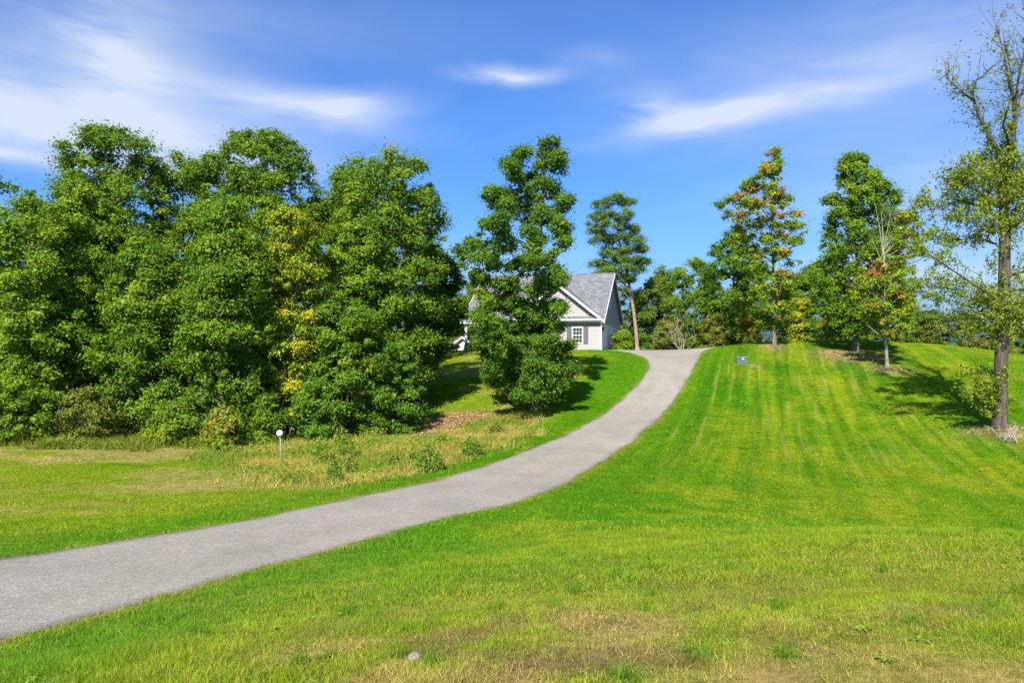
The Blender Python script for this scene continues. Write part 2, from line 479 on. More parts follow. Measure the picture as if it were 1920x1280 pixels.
def mat_ground():
    m, N, Lk, b = new_mat('ground_cover')
    at = nd(N, 'ShaderNodeAttribute', attribute_name='col')
    geo = N.new('ShaderNodeNewGeometry')
    def noise(scale, detail=5, rough=0.6):
        n = N.new('ShaderNodeTexNoise'); n.inputs['Scale'].default_value = scale
        n.inputs['Detail'].default_value = detail; n.inputs['Roughness'].default_value = rough
        Lk.new(geo.outputs['Position'], n.inputs['Vector']); return n
    n1 = noise(2.3, 6, 0.65); n2 = noise(11, 5, 0.7); n3 = noise(0.35, 4)
    r1 = ramp(N, [(0.30, (0.62, 0.66, 0.55)), (0.52, (1, 1, 1)), (0.72, (1.34, 1.22, 1.3))])
    r2 = ramp(N, [(0.30, (0.50, 0.55, 0.45)), (0.5, (1, 1, 1)), (0.68, (1.45, 1.35, 1.5))])
    r3 = ramp(N, [(0.35, (0.88, 0.94, 0.9)), (0.65, (1.12, 1.05, 1.05))])
    prev = at.outputs['Color']
    for n, r in ((n1, r1), (n2, r2), (n3, r3)):
        Lk.new(n.outputs[0], r.inputs[0])
        mx = nd(N, 'ShaderNodeMix', data_type='RGBA', blend_type='MULTIPLY'); mx.inputs[0].default_value = 1
        Lk.new(prev, mx.inputs[6]); Lk.new(r.outputs[0], mx.inputs[7]); prev = mx.outputs[2]
    # mown bands and dry streaks run up the slope, in world metres
    mp = N.new('ShaderNodeMapping'); mp.inputs['Rotation'].default_value = (0, 0, math.radians(20))
    Lk.new(geo.outputs['Position'], mp.inputs[0])
    wob = noise(0.12, 2)
    def streak(sc, detail, stops):
        m2 = N.new('ShaderNodeMapping'); m2.inputs['Scale'].default_value = sc
        ad = nd(N, 'ShaderNodeVectorMath', operation='ADD'); Lk.new(mp.outputs[0], ad.inputs[0])
        sw = nd(N, 'ShaderNodeVectorMath', operation='SCALE'); Lk.new(wob.outputs['Color'], sw.inputs[0]); sw.inputs['Scale'].default_value = 0.4
        Lk.new(sw.outputs[0], ad.inputs[1]); Lk.new(ad.outputs[0], m2.inputs[0])
        n = N.new('ShaderNodeTexNoise'); n.inputs['Scale'].default_value = 1.0; n.inputs['Detail'].default_value = detail
        Lk.new(m2.outputs[0], n.inputs['Vector'])
        r = ramp(N, stops); Lk.new(n.outputs[0], r.inputs[0]); return r.outputs[0]
    hl = nd(N, 'ShaderNodeAttribute', attribute_name='hill')
    s1 = streak((0.75, 0.025, 0.02), 1.0, [(0.36, (0.66, 0.80, 0.8)), (0.48, (0.92, 0.97, 1)), (0.62, (1.20, 1.08, 1.0))])
    s2 = streak((2.3, 0.07, 0.02), 2.0, [(0.36, (0.72, 0.82, 0.8)), (0.5, (1, 1, 1)), (0.66, (1.45, 1.14, 1.2))])
    for s_ in (s1, s2):
        mx = nd(N, 'ShaderNodeMix', data_type='RGBA', blend_type='MULTIPLY'); Lk.new(hl.outputs['Fac'], mx.inputs[0])
        Lk.new(prev, mx.inputs[6]); Lk.new(s_, mx.inputs[7]); prev = mx.outputs[2]
    s3 = streak((3.0, 0.13, 0.05), 2.5, [(0.56, (0, 0, 0)), (0.70, (1, 1, 1))])
    mm = nd(N, 'ShaderNodeMath', operation='MULTIPLY'); Lk.new(s3, mm.inputs[0]); Lk.new(hl.outputs['Fac'], mm.inputs[1])
    m3 = nd(N, 'ShaderNodeMath', operation='MULTIPLY'); Lk.new(mm.outputs[0], m3.inputs[0]); m3.inputs[1].default_value = 0.32
    mx = nd(N, 'ShaderNodeMix', data_type='RGBA'); Lk.new(m3.outputs[0], mx.inputs[0]); Lk.new(prev, mx.inputs[6]); mx.inputs[7].default_value = (0.27, 0.215, 0.055, 1); prev = mx.outputs[2]
    Lk.new(prev, b.inputs['Base Color'])
    b.inputs['Roughness'].default_value = 0.95
    b.inputs['Specular IOR Level'].default_value = 0.0
    n4 = noise(16, 6, 0.75)
    bp = N.new('ShaderNodeBump'); bp.inputs['Strength'].default_value = 0.7; bp.inputs['Distance'].default_value = 0.060
    Lk.new(n4.outputs[0], bp.inputs['Height']); Lk.new(bp.outputs[0], b.inputs['Normal'])
    return m
MAT['ground'] = mat_ground()


def mat_drive():
    m, N, Lk, b = new_mat('driveway_surface')
    geo = N.new('ShaderNodeNewGeometry')
    v = N.new('ShaderNodeTexVoronoi'); v.inputs['Scale'].default_value = 62
    Lk.new(geo.outputs['Position'], v.inputs['Vector'])
    r = ramp(N, [(0.0, (0.115, 0.103, 0.081)), (0.3, (0.207, 0.186, 0.150)), (0.7, (0.252, 0.227, 0.185)), (1.0, (0.42, 0.385, 0.32))])
    Lk.new(v.outputs['Color'], r.inputs[0])
    n = N.new('ShaderNodeTexNoise'); n.inputs['Scale'].default_value = 0.45; n.inputs['Detail'].default_value = 8; n.inputs['Roughness'].default_value = 0.65
    Lk.new(geo.outputs['Position'], n.inputs['Vector'])
    r2 = ramp(N, [(0.3, (0.82, 0.815, 0.81)), (0.5, (1.0, 1.0, 1.0)), (0.7, (1.10, 1.10, 1.09))])
    Lk.new(n.outputs[0], r2.inputs[0])
    n5 = N.new('ShaderNodeTexNoise'); n5.inputs['Scale'].default_value = 6; n5.inputs['Detail'].default_value = 6; n5.inputs['Roughness'].default_value = 0.7
    Lk.new(geo.outputs['Position'], n5.inputs['Vector'])
    r5 = ramp(N, [(0.3, (0.86, 0.86, 0.86)), (0.7, (1.12, 1.12, 1.12))]); Lk.new(n5.outputs[0], r5.inputs[0])
    mx = nd(N, 'ShaderNodeMix', data_type='RGBA', blend_type='MULTIPLY'); mx.inputs[0].default_value = 1
    Lk.new(r.outputs[0], mx.inputs[6]); Lk.new(r2.outputs[0], mx.inputs[7])
    mx2 = nd(N, 'ShaderNodeMix', data_type='RGBA', blend_type='MULTIPLY'); mx2.inputs[0].default_value = 1
    Lk.new(mx.outputs[2], mx2.inputs[6]); Lk.new(r5.outputs[0], mx2.inputs[7])
    at = nd(N, 'ShaderNodeAttribute', attribute_name='col')
    mx3 = nd(N, 'ShaderNodeMix', data_type='RGBA', blend_type='MULTIPLY'); mx3.inputs[0].default_value = 1
    Lk.new(mx2.outputs[2], mx3.inputs[6]); Lk.new(at.outputs['Color'], mx3.inputs[7])
    Lk.new(mx3.outputs[2], b.inputs['Base Color'])
    b.inputs['Roughness'].default_value = 0.9
    b.inputs['Specular IOR Level'].default_value = 0.2
    bp = N.new('ShaderNodeBump'); bp.inputs['Strength'].default_value = 0.6; bp.inputs['Distance'].default_value = 0.008
    Lk.new(v.outputs['Distance'], bp.inputs['Height']); Lk.new(bp.outputs[0], b.inputs['Normal'])
    return m
MAT['drive'] = mat_drive()

# ------------------------------------------------------------------ ground cover colours
def W2(*pts): return [tuple(cast(*p)) for p in pts]


MULCH = W2((735,834),(790,795),(835,774),(900,770),(945,778),(935,798),(880,815),(810,836))
WEEDS = W2((395,842),(480,832),(560,826),(700,828),(800,816),(905,797),(960,780),(1015,772),(985,800),(930,832),(880,856),(800,878),(700,900),(610,918),(520,895),(430,875))
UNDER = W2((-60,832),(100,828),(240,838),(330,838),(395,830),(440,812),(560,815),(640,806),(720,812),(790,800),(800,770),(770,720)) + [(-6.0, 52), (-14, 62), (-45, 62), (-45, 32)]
TANBAND = W2((-60,832),(100,836),(240,842),(380,832),(420,845),(380,862),(250,868),(120,866),(-60,862))
ROOTS = [(cast(1606, 668), 1.9), (cast(1452, 651), 0.9), (cast(1665, 693), 1.0), (cast(1560, 664), 1.2), (cast(1875, 806), 1.3), (cast(1415, 685), 0.5)]
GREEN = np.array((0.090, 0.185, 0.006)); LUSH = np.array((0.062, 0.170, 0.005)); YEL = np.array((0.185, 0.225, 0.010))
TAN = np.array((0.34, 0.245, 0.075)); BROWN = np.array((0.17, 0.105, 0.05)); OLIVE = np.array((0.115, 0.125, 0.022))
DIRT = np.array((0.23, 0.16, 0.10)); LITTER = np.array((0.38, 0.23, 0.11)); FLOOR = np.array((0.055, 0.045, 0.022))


def lerp(a, b, t): return a + (b - a) * np.clip(t, 0, 1)[..., None]
def sstep(a, b, x):
    t = np.clip((x - a) / (b - a), 0, 1); return t * t * (3 - 2 * t)


def dryness(x, y):
    """how thin and dry the turf is (0..1)"""
    big = fbm(x * 0.35, y * 0.35, 3, 4)
    sm = fbm(x * 1.5, y * 1.5, 11, 4)
    d = np.zeros(np.shape(x))
    fg = np.exp(-(((x - 1.2) / 4.4) ** 2 + ((y - 3.0) / 3.6) ** 2))             # worn turf in front of the camera
    fg2 = np.exp(-(((x - 0.1) / 1.4) ** 2 + ((y - 4.0) / 1.6) ** 2))
    d = d + fg * (0.30 + 1.1 * (sm - 0.42)) + fg2 * (0.30 + 1.8 * (sm - 0.5))
    d = d + 0.55 * sstep(0.55, 0.75, big) * 0.5
    # sun-dried streaks of the mown hillside, along the mowing lines
    ca, sa = math.cos(math.radians(20)), math.sin(math.radians(20))
    u = x * ca - y * sa + 0.5 * np.sin(y * 0.12); v = x * sa + y * ca
    hill = sstep(16, 22, y) * sstep(4, 12, x - 0.25 * (y - 30))
    st = fbm(u * 0.9, v * 0.055, 23, 3)
    st2 = fbm(u * 2.6, v * 0.16, 29, 3)
    br2 = fbm(u * 1.2, v * 0.45, 37, 4)
    d = d + hill * 0.22 * sstep(0.56, 0.74, st) * sstep(.44, .62, br2)
    # meadow on the left
    mead = sstep(15.5, 17.5, y + 0.0 * x) * sstep(0.6, 2.5, -(x + 4.5) + (y - 15) * 0.33) * sstep(-9, -3, -x - 0.0)
    d = d + mead * (0.30 + 0.9 * (fbm(x * 0.4, y * 0.9, 41, 4) - 0.4))
    return np.clip(d, 0, 1.2)


def cover(x, y):
    """colour of what grows or lies on the ground"""
    x = np.asarray(x, float); y = np.asarray(y, float)
    lush = fbm(x * 0.22 + 5, y * 0.22, 51, 3)
    c = lerp(np.broadcast_to(GREEN, x.shape + (3,)), LUSH, sstep(0.48, 0.7, lush))
    c = lerp(c, YEL, sstep(0.42, 0.62, fbm(x * 0.5, y * 0.5, 61, 4)) * 0.75)
    ca, sa = math.cos(math.radians(20)), math.sin(math.radians(20))
    u = x * ca - y * sa + 0.5 * np.sin(y * 0.12)
    hill = sstep(16, 22, y) * sstep(3, 9, x - 0.25 * (y - 30))
    mow = 0.5 + 0.5 * np.sin(u * 2 * math.pi / 1.9 + 2 * fbm(x * 0.1, y * 0.1, 5, 2))
    c = lerp(c, YEL, hill * (0.05 + 0.55 * mow) * sstep(0.3, 0.6, fbm(x * .3, y * .12, 77, 3)))
    knoll = np.exp(-(((x - 4.0) / 5.5) ** 2 + ((y - 5.5) / 4.5) ** 2))
    c = lerp(c, YEL, knoll * (0.35 + 1.0 * fbm(x * .9, y * .9, 63, 3)) * .8)
    d = dryness(x, y)
    c = lerp(c, YEL, sstep(0.0, 0.35, d))
    c = lerp(c, TAN, sstep(0.35, 0.85, d) * 0.9)
    br = fbm(x * 2.1 + 9, y * 2.1, 71, 3)
    near = np.exp(-(((x - 1.0) / 4.0) ** 2 + ((y - 3.4) / 2.8) ** 2))
    c = lerp(c, BROWN, near * sstep(0.52, 0.66, br) * 0.8)
    # bright strips beside the driveway
    sd = road_sd(x, y)
    strip = sstep(3.2, 1.6, sd) * sstep(0.15, 0.5, sd)
    c = lerp(c, LUSH * 0.55 + GREEN * 0.45, strip * 0.8)
    c = lerp(c, DIRT * 0.5 + TAN * 0.4, sstep(0.22, 0.02, sd) * 0.8)
    # left side zones
    t = inpoly(x + (fbm(x, y, 81, 2) - .5) * 1.6, y + (fbm(x, y, 82, 2) - .5) * 1.6, WEEDS)
    c = lerp(c, lerp(np.broadcast_to(OLIVE, c.shape), TAN, sstep(0.4, 0.65, fbm(x * .8, y * .8, 83, 3)) * .8), t * 0.9)
    t = inpoly(x, y + (fbm(x * .5, y, 84, 2) - .5) * 2.0, TANBAND)
    c = lerp(c, TAN * 0.95, t * sstep(0.3, 0.55, fbm(x * .5, y * 1.4, 85, 3)))
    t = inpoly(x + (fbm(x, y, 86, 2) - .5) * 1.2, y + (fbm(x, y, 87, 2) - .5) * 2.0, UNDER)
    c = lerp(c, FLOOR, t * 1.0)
    t = inpoly(x + (fbm(x, y, 88, 2) - .5) * .8, y + (fbm(x, y, 89, 2) - .5) * .8, MULCH)
    c = lerp(c, LITTER, t * 0.95)
    for (p, r) in ROOTS:
        q = np.exp(-((x - p[0]) ** 2 + ((y - p[1]) * 0.8) ** 2) / (r * r))
        c = lerp(c, LITTER * 0.9, q * (0.3 + 1.2 * fbm(x * 1.7, y * 1.7, 91, 3)) * .9)
    wood = sstep(66, 72, y + 0.10 * np.abs(x - 10)) * sstep(-0.2, 0.2, -(np.abs(x - 12) - 60))
    c = lerp(c, OLIVE * 0.8, wood * 0.6)
    return c


# ------------------------------------------------------------------ ground sheet
def axis(lo, hi, step, far, g=1.22):
    mid = list(np.arange(lo, hi + 1e-6, step))
    a = [lo]; s = step
    while a[-1] > -far: s *= g; a.append(a[-1] - s)
    b = [mid[-1]]; s = step
    while b[-1] < far: s *= g; b.append(b[-1] + s)
    return np.array(a[:0:-1] + mid + b[1:])


AX = axis(-34, 44, 0.4, 2500)
AY = axis(-3, 78, 0.4, 2500)
TX, TY = np.meshgrid(AX, AY)
TZ = base_h(TX, TY)
_sd = road_sd(TX, TY)
rel = (fbm(TX * 0.7, TY * 0.7, 101, 3) - 0.5) * 0.10 + (fbm(TX * 0.2, TY * 0.2, 105, 2) - 0.5) * 0.18
TZ = TZ + rel * sstep(0.2, 2.5, _sd) * sstep(400, 100, np.hypot(TX, TY))
TZ = TZ - 0.07 * sstep(-0.2, -0.6, _sd)


def ground_z(x, y):
    x = np.asarray(x, float); y = np.asarray(y, float)
    j = np.clip(np.searchsorted(AX, x) - 1, 0, len(AX) - 2); i = np.clip(np.searchsorted(AY, y) - 1, 0, len(AY) - 2)
    fx = (x - AX[j]) / (AX[j + 1] - AX[j]); fy = (y - AY[i]) / (AY[i + 1] - AY[i])
    return (TZ[i, j] * (1 - fx) + TZ[i, j + 1] * fx) * (1 - fy) + (TZ[i + 1, j] * (1 - fx) + TZ[i + 1, j + 1] * fx) * fy


def gz(x, y): return float(ground_z(x, y))


nx, ny = len(AX), len(AY)
idx = np.arange(nx * ny).reshape(ny, nx)
quads = np.stack([idx[:-1, :-1], idx[:-1, 1:], idx[1:, 1:], idx[1:, :-1]], -1).reshape(-1, 4)
me = fast_mesh('ground', np.c_[TX.ravel(), TY.ravel(), TZ.ravel()], quads, MAT['ground'], smooth=True)
at = me.attributes.new('col', 'FLOAT_COLOR', 'POINT')
cc = np.ones((nx * ny, 4), np.float32)
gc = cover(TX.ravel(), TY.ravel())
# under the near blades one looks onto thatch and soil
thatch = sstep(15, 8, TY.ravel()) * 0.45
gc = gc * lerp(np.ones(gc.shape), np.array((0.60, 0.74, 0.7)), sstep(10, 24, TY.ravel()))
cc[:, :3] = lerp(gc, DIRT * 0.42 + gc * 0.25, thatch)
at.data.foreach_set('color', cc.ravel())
ha = me.attributes.new('hill', 'FLOAT', 'POINT')
_x, _y = TX.ravel(), TY.ravel()
ha.data.foreach_set('value', (sstep(15, 32, _y) * sstep(70, 62, _y) * sstep(1.5, 6, _x - 0.27 * (_y - 26)) * sstep(0.2, 1.5, _sd.ravel())).astype(np.float32))
tag(link(bpy.data.objects.new('ground', me)), 'mown green lawn rolling up the hill on both sides of the driveway', None, None, 'structure')

# ------------------------------------------------------------------ driveway
def build_drive():
    n = 260
    def res(E_):
        s = np.r_[0, np.cumsum(np.linalg.norm(np.diff(E_, axis=0), axis=1))]
        return s
    # pair stations: parametrise both edges through the control points
    def par(ctrl, k):
        out = []
        ctrl = np.array(ctrl)
        for a, b in zip(ctrl[:-1], ctrl[1:]):
            out.append(None)
        return out
    sl_, sr_ = res(LE), res(RE)
    # march along the right edge, pairing with the nearest point of the left edge, monotone
    tr = np.linspace(0, sr_[-1], n)
    R_ = np.c_[np.interp(tr, sr_, RE[:, 0]), np.interp(tr, sr_, RE[:, 1])]
    j = np.array([np.linalg.norm(LE - p, axis=1).argmin() for p in R_])
    j = np.maximum.accumulate(j); j[0] = 0; j[-1] = len(LE) - 1
    tl = np.convolve(np.pad(sl_[j], 10, mode='edge'), np.ones(21) / 21, 'valid')
    tl[0] = 0; tl[-1] = sl_[-1]
    L_ = np.c_[np.interp(tl, sl_, LE[:, 0]), np.interp(tl, sl_, LE[:, 1])]
    m = 13
    V = []; C = []
    for i in range(n):
        d = R_[i] - L_[i]; d = d / max(np.linalg.norm(d), 1e-6)
        wl = (float(fbm(np.array(tl[i] * 1.1), np.array(3.0), 7, 4)) - 0.5) * 0.30
        wr = (float(fbm(np.array(tr[i] * 1.1), np.array(8.0), 9, 4)) - 0.5) * 0.30
        for k in range(m):
            t = k / (m - 1)
            p = L_[i] * (1 - t) + R_[i] * t + d * (wl * (1 - t) + wr * t)
            V.append((p[0], p[1], 0.0))
    V = np.array(V)
    V[:, 2] = base_h(V[:, 0], V[:, 1]) + 0.012
    t = np.tile(np.linspace(0, 1, m), n)
    V[:, 2] += 0.03 * (1 - (2 * t - 1) ** 2)
    q = np.arange(n * m).reshape(n, m)
    T = np.stack([q[:-1, :-1], q[:-1, 1:], q[1:, 1:], q[1:, :-1]], -1).reshape(-1, 4)
    # turned-down edges
    V2 = V.copy(); V2[:, 2] -= 0.12
    nb = len(V)
    rim = np.r_[q[:, 0], q[-1, 1:], q[::-1, -1][1:], q[0, ::-1][1:]]
    T2 = np.stack([rim[:-1], rim[1:], rim[1:] + nb, rim[:-1] + nb], -1)
    me = fast_mesh('driveway', np.vstack([V, V2]), np.vstack([T, T2]), MAT['drive'], smooth=True)
    at = me.attributes.new('col', 'FLOAT_COLOR', 'POINT')
    c = np.ones((2 * nb, 4), np.float32)
    # paler worn patch where the drive starts to climb, dusty margins
    pc = cast(1130, 832)
    g = np.exp(-(((V[:, 0] - pc[0]) / 1.6) ** 2 + ((V[:, 1] - pc[1]) / 1.3) ** 2))
    k = 1 + 0.13 * g - 0.10 * np.exp(-((np.minimum(t, 1 - t)) / 0.05) ** 2) * fbm(V[:, 0] * 2, V[:, 1] * 2, 15, 2)
    # two faint wheel tracks, slightly polished and darker
    k -= 0.06 * (np.exp(-((t - .3) / .08) ** 2) + np.exp(-((t - .7) / .08) ** 2))
    c[:nb, :3] = k[:, None]; c[nb:, :3] = k[:, None]
    at.data.foreach_set('color', c.ravel())
    o = link(bpy.data.objects.new('driveway', me))
    tag(o, 'pale grey driveway curving up the hill to the house', None, None, 'structure')
build_drive()

# ------------------------------------------------------------------ house
HX, HY = 8.03, 62.5
HZ = -0.90
house = empty('house', (HX, HY, HZ), math.radians(-16.5))
tag(house, 'pale grey sided house with grey shingle roof behind the tall oak', 'house')
HL, HD, EV, RDG = 13.0, 12.6, 2.88, 7.45      # length, depth, eave height, ridge height


def lap_siding(mb, u0, u1, z0, z1, place, holes=(), clip=None, course=0.115, out=0.016):
    """overlapping boards; place(u, z, d) -> point, d outward; holes (ua,ub,za,zb); clip(z)->(ua,ub)"""
    n = int(math.ceil((z1 - z0) / course))
    for i in range(n):
        za, zb = z0 + i * course, min(z0 + (i + 1) * course, z1)
        a, b = (u0, u1)
        if clip:
            a, b = clip(0.5 * (za + zb)); a, b = max(a, u0), min(b, u1)
            if b - a < 0.05: continue
        segs = [(a, b)]
        for (ha, hb, ga, gb) in holes:
            if zb > ga + 1e-4 and za < gb - 1e-4:
                ns = []
                for (p, q) in segs:
                    if hb <= p or ha >= q: ns.append((p, q)); continue
                    if ha > p: ns.append((p, ha))
                    if hb < q: ns.append((hb, q))
                segs = ns
        for (p, q) in segs:
            mb.add([place(p, za, out), place(q, za, out), place(q, zb, 0.003), place(p, zb, 0.003), place(p, za, 0), place(q, za, 0)],
                   [(0, 1, 2, 3), (4, 5, 1, 0)])


def front(u, z, d): return (u, -d, z)
def right(u, z, d): return (d, u, z)


mb = MB()
G_L, G_R = -8.0, 0.0                 # front gable spans these
win = (-2.62, -1.68, 0.75, 2.2)      # front window hole
lap_siding(mb, -8, 0, 0.12, EV, front, [win])
slope = (RDG - EV) / (HD / 2)
gw = (4.75, 5.75, 4.05, 5.5)
door1 = (0.7, 3.4, 0.05, 2.35); rw = (7.2, 9.2, 1.2, 2.2); door2 = (4.0, 6.7, 0.05, 2.35)
lap_siding(mb, 0, HD, 0.12, RDG - 0.05, right, [gw, door1, door2, rw],
           clip=lambda z: (0, HD) if z < EV else ((z - EV) / slope, HD - (z - EV) / slope))
wall = mb.build('wall', MAT['siding'], house)
# solid core behind the boards
mb = MB()
core = [(-0.004, 0.004, 0.0), (-0.004, HD, 0.0), (-0.004, HD, EV), (-0.004, HD / 2, RDG - 0.1), (-0.004, 0.004, EV)]
mb.prism(core, (-7.99, 0, 0))
mb.prism([(-7.996, 2.2, 0), (-7.996, HD, 0), (-7.996, HD, EV), (-7.996, HD / 2, RDG - 0.1), (-7.996, 2.2, EV + 1.5)], (-HL + 8.2, 0, 0))
mb.build('wall_core', MAT['siding'], house)
mb = MB(); mb.box(-8.02, 0.03, -0.03, HD, -0.5, 0.12); mb.box(-HL - 0.2, -8.0, -0.2, 2.3, -0.5, 0.14)
mb.build('foundation', MAT['concrete'], house)

# main roof: two slabs, then the front gable's two slabs
def slab(mb, a, b, c, d, th=0.14):
    mb.hexa([Vector(p) - Vector((0, 0, th)) for p in (a, b, c, d)] + [Vector(p) for p in (a, b, c, d)])


OH, XO = 0.40, 0.35
pt = lambda y: EV + slope * (y if y < HD / 2 else HD - y) + 0.16
roof = MB()
slab(roof, (-HL - XO, -OH, pt(-OH)), (XO, -OH, pt(-OH)), (XO, HD / 2, pt(HD / 2)), (-HL - XO, HD / 2, pt(HD / 2)))
slab(roof, (-HL - XO, HD / 2, pt(HD / 2) - .002), (XO, HD / 2, pt(HD / 2) - .002), (XO, HD + OH, pt(HD + OH)), (-HL - XO, HD + OH, pt(HD + OH)))
gs = (6.05 - EV) / 4.0
gy = (6.05 - EV) / slope + 0.3
ga, gb = -8.0 - 0.42, 0.42
gap = 6.05 + 0.18
ge = EV + 0.18 - 0.42 * gs
slab(roof, (ga, -0.45, ge), (-4, -0.45, gap), (-4, gy, gap), (ga, 0.2, ge))
slab(roof, (-4, -0.45, gap - .002), (gb, -0.45, ge), (gb, 0.2, ge), (-4, gy, gap - .002))
rf = roof.build('roof', MAT['shingle'], house)
mb = MB(); mb.tube([(-HL - XO, HD / 2, pt(HD / 2) + .005), (XO, HD / 2, pt(HD / 2) + .005)], [0.06, 0.06], 6)
mb.build('ridge_cap', MAT['shingle'], rf)
# gable triangle, smooth
mb = MB()
mb.prism([(-7.95, 0.02, EV + 0.02), (-0.05, 0.02, EV + 0.02), (-4, 0.02, 6.02)], (0, 0.1, 0))
for i in range(1, 26):
    x = -8 + i * 0.305
    zt = EV + (4 - abs(x + 4)) * gs - 0.06
    if zt - EV > 0.15: mb.box(x - 0.018, x + 0.018, 0.003, 0.021, EV + 0.03, zt)
mb.build('gable_siding', MAT['gable'], house)
# pent roof at the gable's foot, gutter, rake and corner boards
mb = MB(); slab(mb, (-8.1, -0.42, EV + 0.06), (0.12, -0.42, EV + 0.06), (0.12, 0.0, EV + 0.30), (-8.1, 0.0, EV + 0.30), 0.05)
mb.build('pent_roof', MAT['shingle'], house)
mb = MB(); mb.box(-8.2, 0.22, -0.53, -0.425, EV - 0.10, EV + 0.05)
mb.build('gutter', MAT['white'], house)
mb = MB(); mb.box(-HL - XO, -8.45, -0.52, -0.415, pt(-OH) - 0.16, pt(-OH) - 0.02)
mb.build('gutter', MAT['white'], house)
mb = MB(); mb.box(-8.0, 0.1, -0.41, -0.02, EV - 0.06, EV - 0.02); mb.box(-HL, -8.1, -0.40, 2.2, EV - 0.06, EV - 0.02)
mb.build('soffit', MAT['white'], house)


def rake(p, q, y0, y1, drop=0.24):
    m = MB(); a, b = Vector(p), Vector(q)
    m.hexa([(a.x, y0, a.z - drop), (b.x, y0, b.z - drop), (b.x, y1, b.z - drop), (a.x, y1, a.z - drop),
            (a.x, y0, a.z), (b.x, y0, b.z), (b.x, y1, b.z), (a.x, y1, a.z)])
    return m


rake((ga, 0, ge + 0.01), (-4, 0, gap + 0.01), -0.49, -0.452).build('rake_board', MAT['white'], house)
rake((-4, 0, gap + 0.01), (gb, 0, ge + 0.01), -0.49, -0.452).build('rake_board', MAT['white'], house)
for (ya, yb) in ((-OH, HD / 2), (HD / 2, HD + OH)):
    for x in (XO + 0.002, -HL - XO - 0.042):
        m = MB()
        za, zb = pt(ya), pt(yb)
        m.hexa([(x, ya, za - .26), (x + .04, ya, za - .26), (x + .04, yb, zb - .26), (x, yb, zb - .26), (x, ya, za + .01), (x + .04, ya, za + .01), (x + .04, yb, zb + .01), (x, yb, zb + .01)])
        m.build('rake_board', MAT['white'], house)
for y0 in (-0.022,):
    mb = MB(); mb.box(-0.11, 0.026, -0.03, 0.0, 0.1, EV - .06); mb.box(0.0, 0.03, 0.0, 0.12, 0.1, EV - .06); mb.build('corner_board', MAT['white'], house)
mb = MB(); mb.box(0.0, 0.03, HD - 0.12, HD, 0.1, EV); mb.build('corner_board', MAT['white'], house)
mb = MB(); mb.tube([(0.08, -0.46, EV - .08), (0.08, -0.40, EV - .2), (0.05, -0.10, EV - .45), (0.05, -0.085, 0.2), (0.08, -0.25, 0.08)], [.045] * 5, 8)
mb.build('downspout', MAT['white'], house, smooth=True)


def window(u0, u1, z0, z1, place, cols, rows, parent=house, trim=0.09):
    f = MB()
    def bar(a, b, c, d, p0, p1):
        f.hexa([place(a, c, p0), place(b, c, p0), place(b, c, p1), place(a, c, p1), place(a, d, p0), place(b, d, p0), place(b, d, p1), place(a, d, p1)])
    bar(u0 - trim, u0, z0 - trim, z1 + trim, -0.04, 0.045); bar(u1, u1 + trim, z0 - trim, z1 + trim, -0.04, 0.045)
    bar(u0, u1, z1, z1 + trim, -0.04, 0.045); bar(u0, u1, z0 - trim, z0, -0.04, 0.055)
    zm = (z0 + z1) / 2
    if rows: bar(u0, u1, zm - 0.03, zm + 0.03, 0.0, 0.022)
    for i in range(1, cols): u = u0 + (u1 - u0) * i / cols; bar(u - .012, u + .012, z0, z1, 0.0, 0.014)
    for i in range(1, rows):
        z = z0 + (z1 - z0) * i / rows
        if abs(z - zm) > 0.05: bar(u0, u1, z - .012, z + .012, 0.0, 0.012)
    fr = f.build('window', MAT['white'], parent)
    cw_, rh_ = (u1 - u0) / cols, (z1 - z0) / max(rows, 1)
    for i in range(cols):
        for k in range(max(rows, 1)):
            m = MB(); a, b = u0 + i * cw_, u0 + (i + 1) * cw_; c, d = z0 + k * rh_, z0 + (k + 1) * rh_
            m.add([place(a, c, 0.002), place(b, c, 0.002), place(b, d, 0.002), place(a, d, 0.002)], [(0, 1, 2, 3)])
            m.build('pane', MAT['glass'], fr)
    return fr


# panes are dark opaque glass just in front of the uncut core
window(-2.56, -1.74, 0.81, 2.14, front, 3, 4)
for x0 in (-3.13, -1.60):
    mb = MB(); mb.box(x0, x0 + 0.43, -0.052, -0.018, 0.70, 2.24)
    sh = mb.build('shutter', MAT['shutter'], house)
    for k in range(16):
        z = 0.79 + k * 0.088
        mb = MB(); mb.hexa([(x0 + .05, -.052, z), (x0 + .38, -.052, z), (x0 + .38, -.053, z + .07), (x0 + .05, -.053, z + .07),
                            (x0 + .05, -.066, z), (x0 + .38, -.066, z), (x0 + .38, -.054, z + .07), (x0 + .05, -.054, z + .07)])
        mb.build('slat', MAT['shutter'], sh)
window(4.82, 5.68, 4.12, 5.43, right, 2, 2)
window(7.3, 8.15, 1.28, 2.12, right, 1, 2); window(8.27, 9.12, 1.28, 2.12, right, 1, 2)


def garage_door(y0, y1):
    m = MB()
    m.box(0.0, 0.04, y0 - .12, y0, 0.02, 2.47); m.box(0.0, 0.04, y1, y1 + .12, 0.02, 2.47); m.box(0.0, 0.05, y0, y1, 2.35, 2.47)
    fr = m.build('garage_door', MAT['white'], house)
    for k in range(4):
        z = 0.03 + k * 0.58
        p = MB(); p.box(-0.03, 0.004, y0, y1, z, z + 0.57)
        for j in range(4):
            w = (y1 - y0) / 4; p.box(0.004, 0.016, y0 + j * w + .08, y0 + (j + 1) * w - .08, z + .10, z + .47)
        p.build('panel', MAT['white'], fr)
garage_door(0.7, 3.4); garage_door(4.0, 6.7)
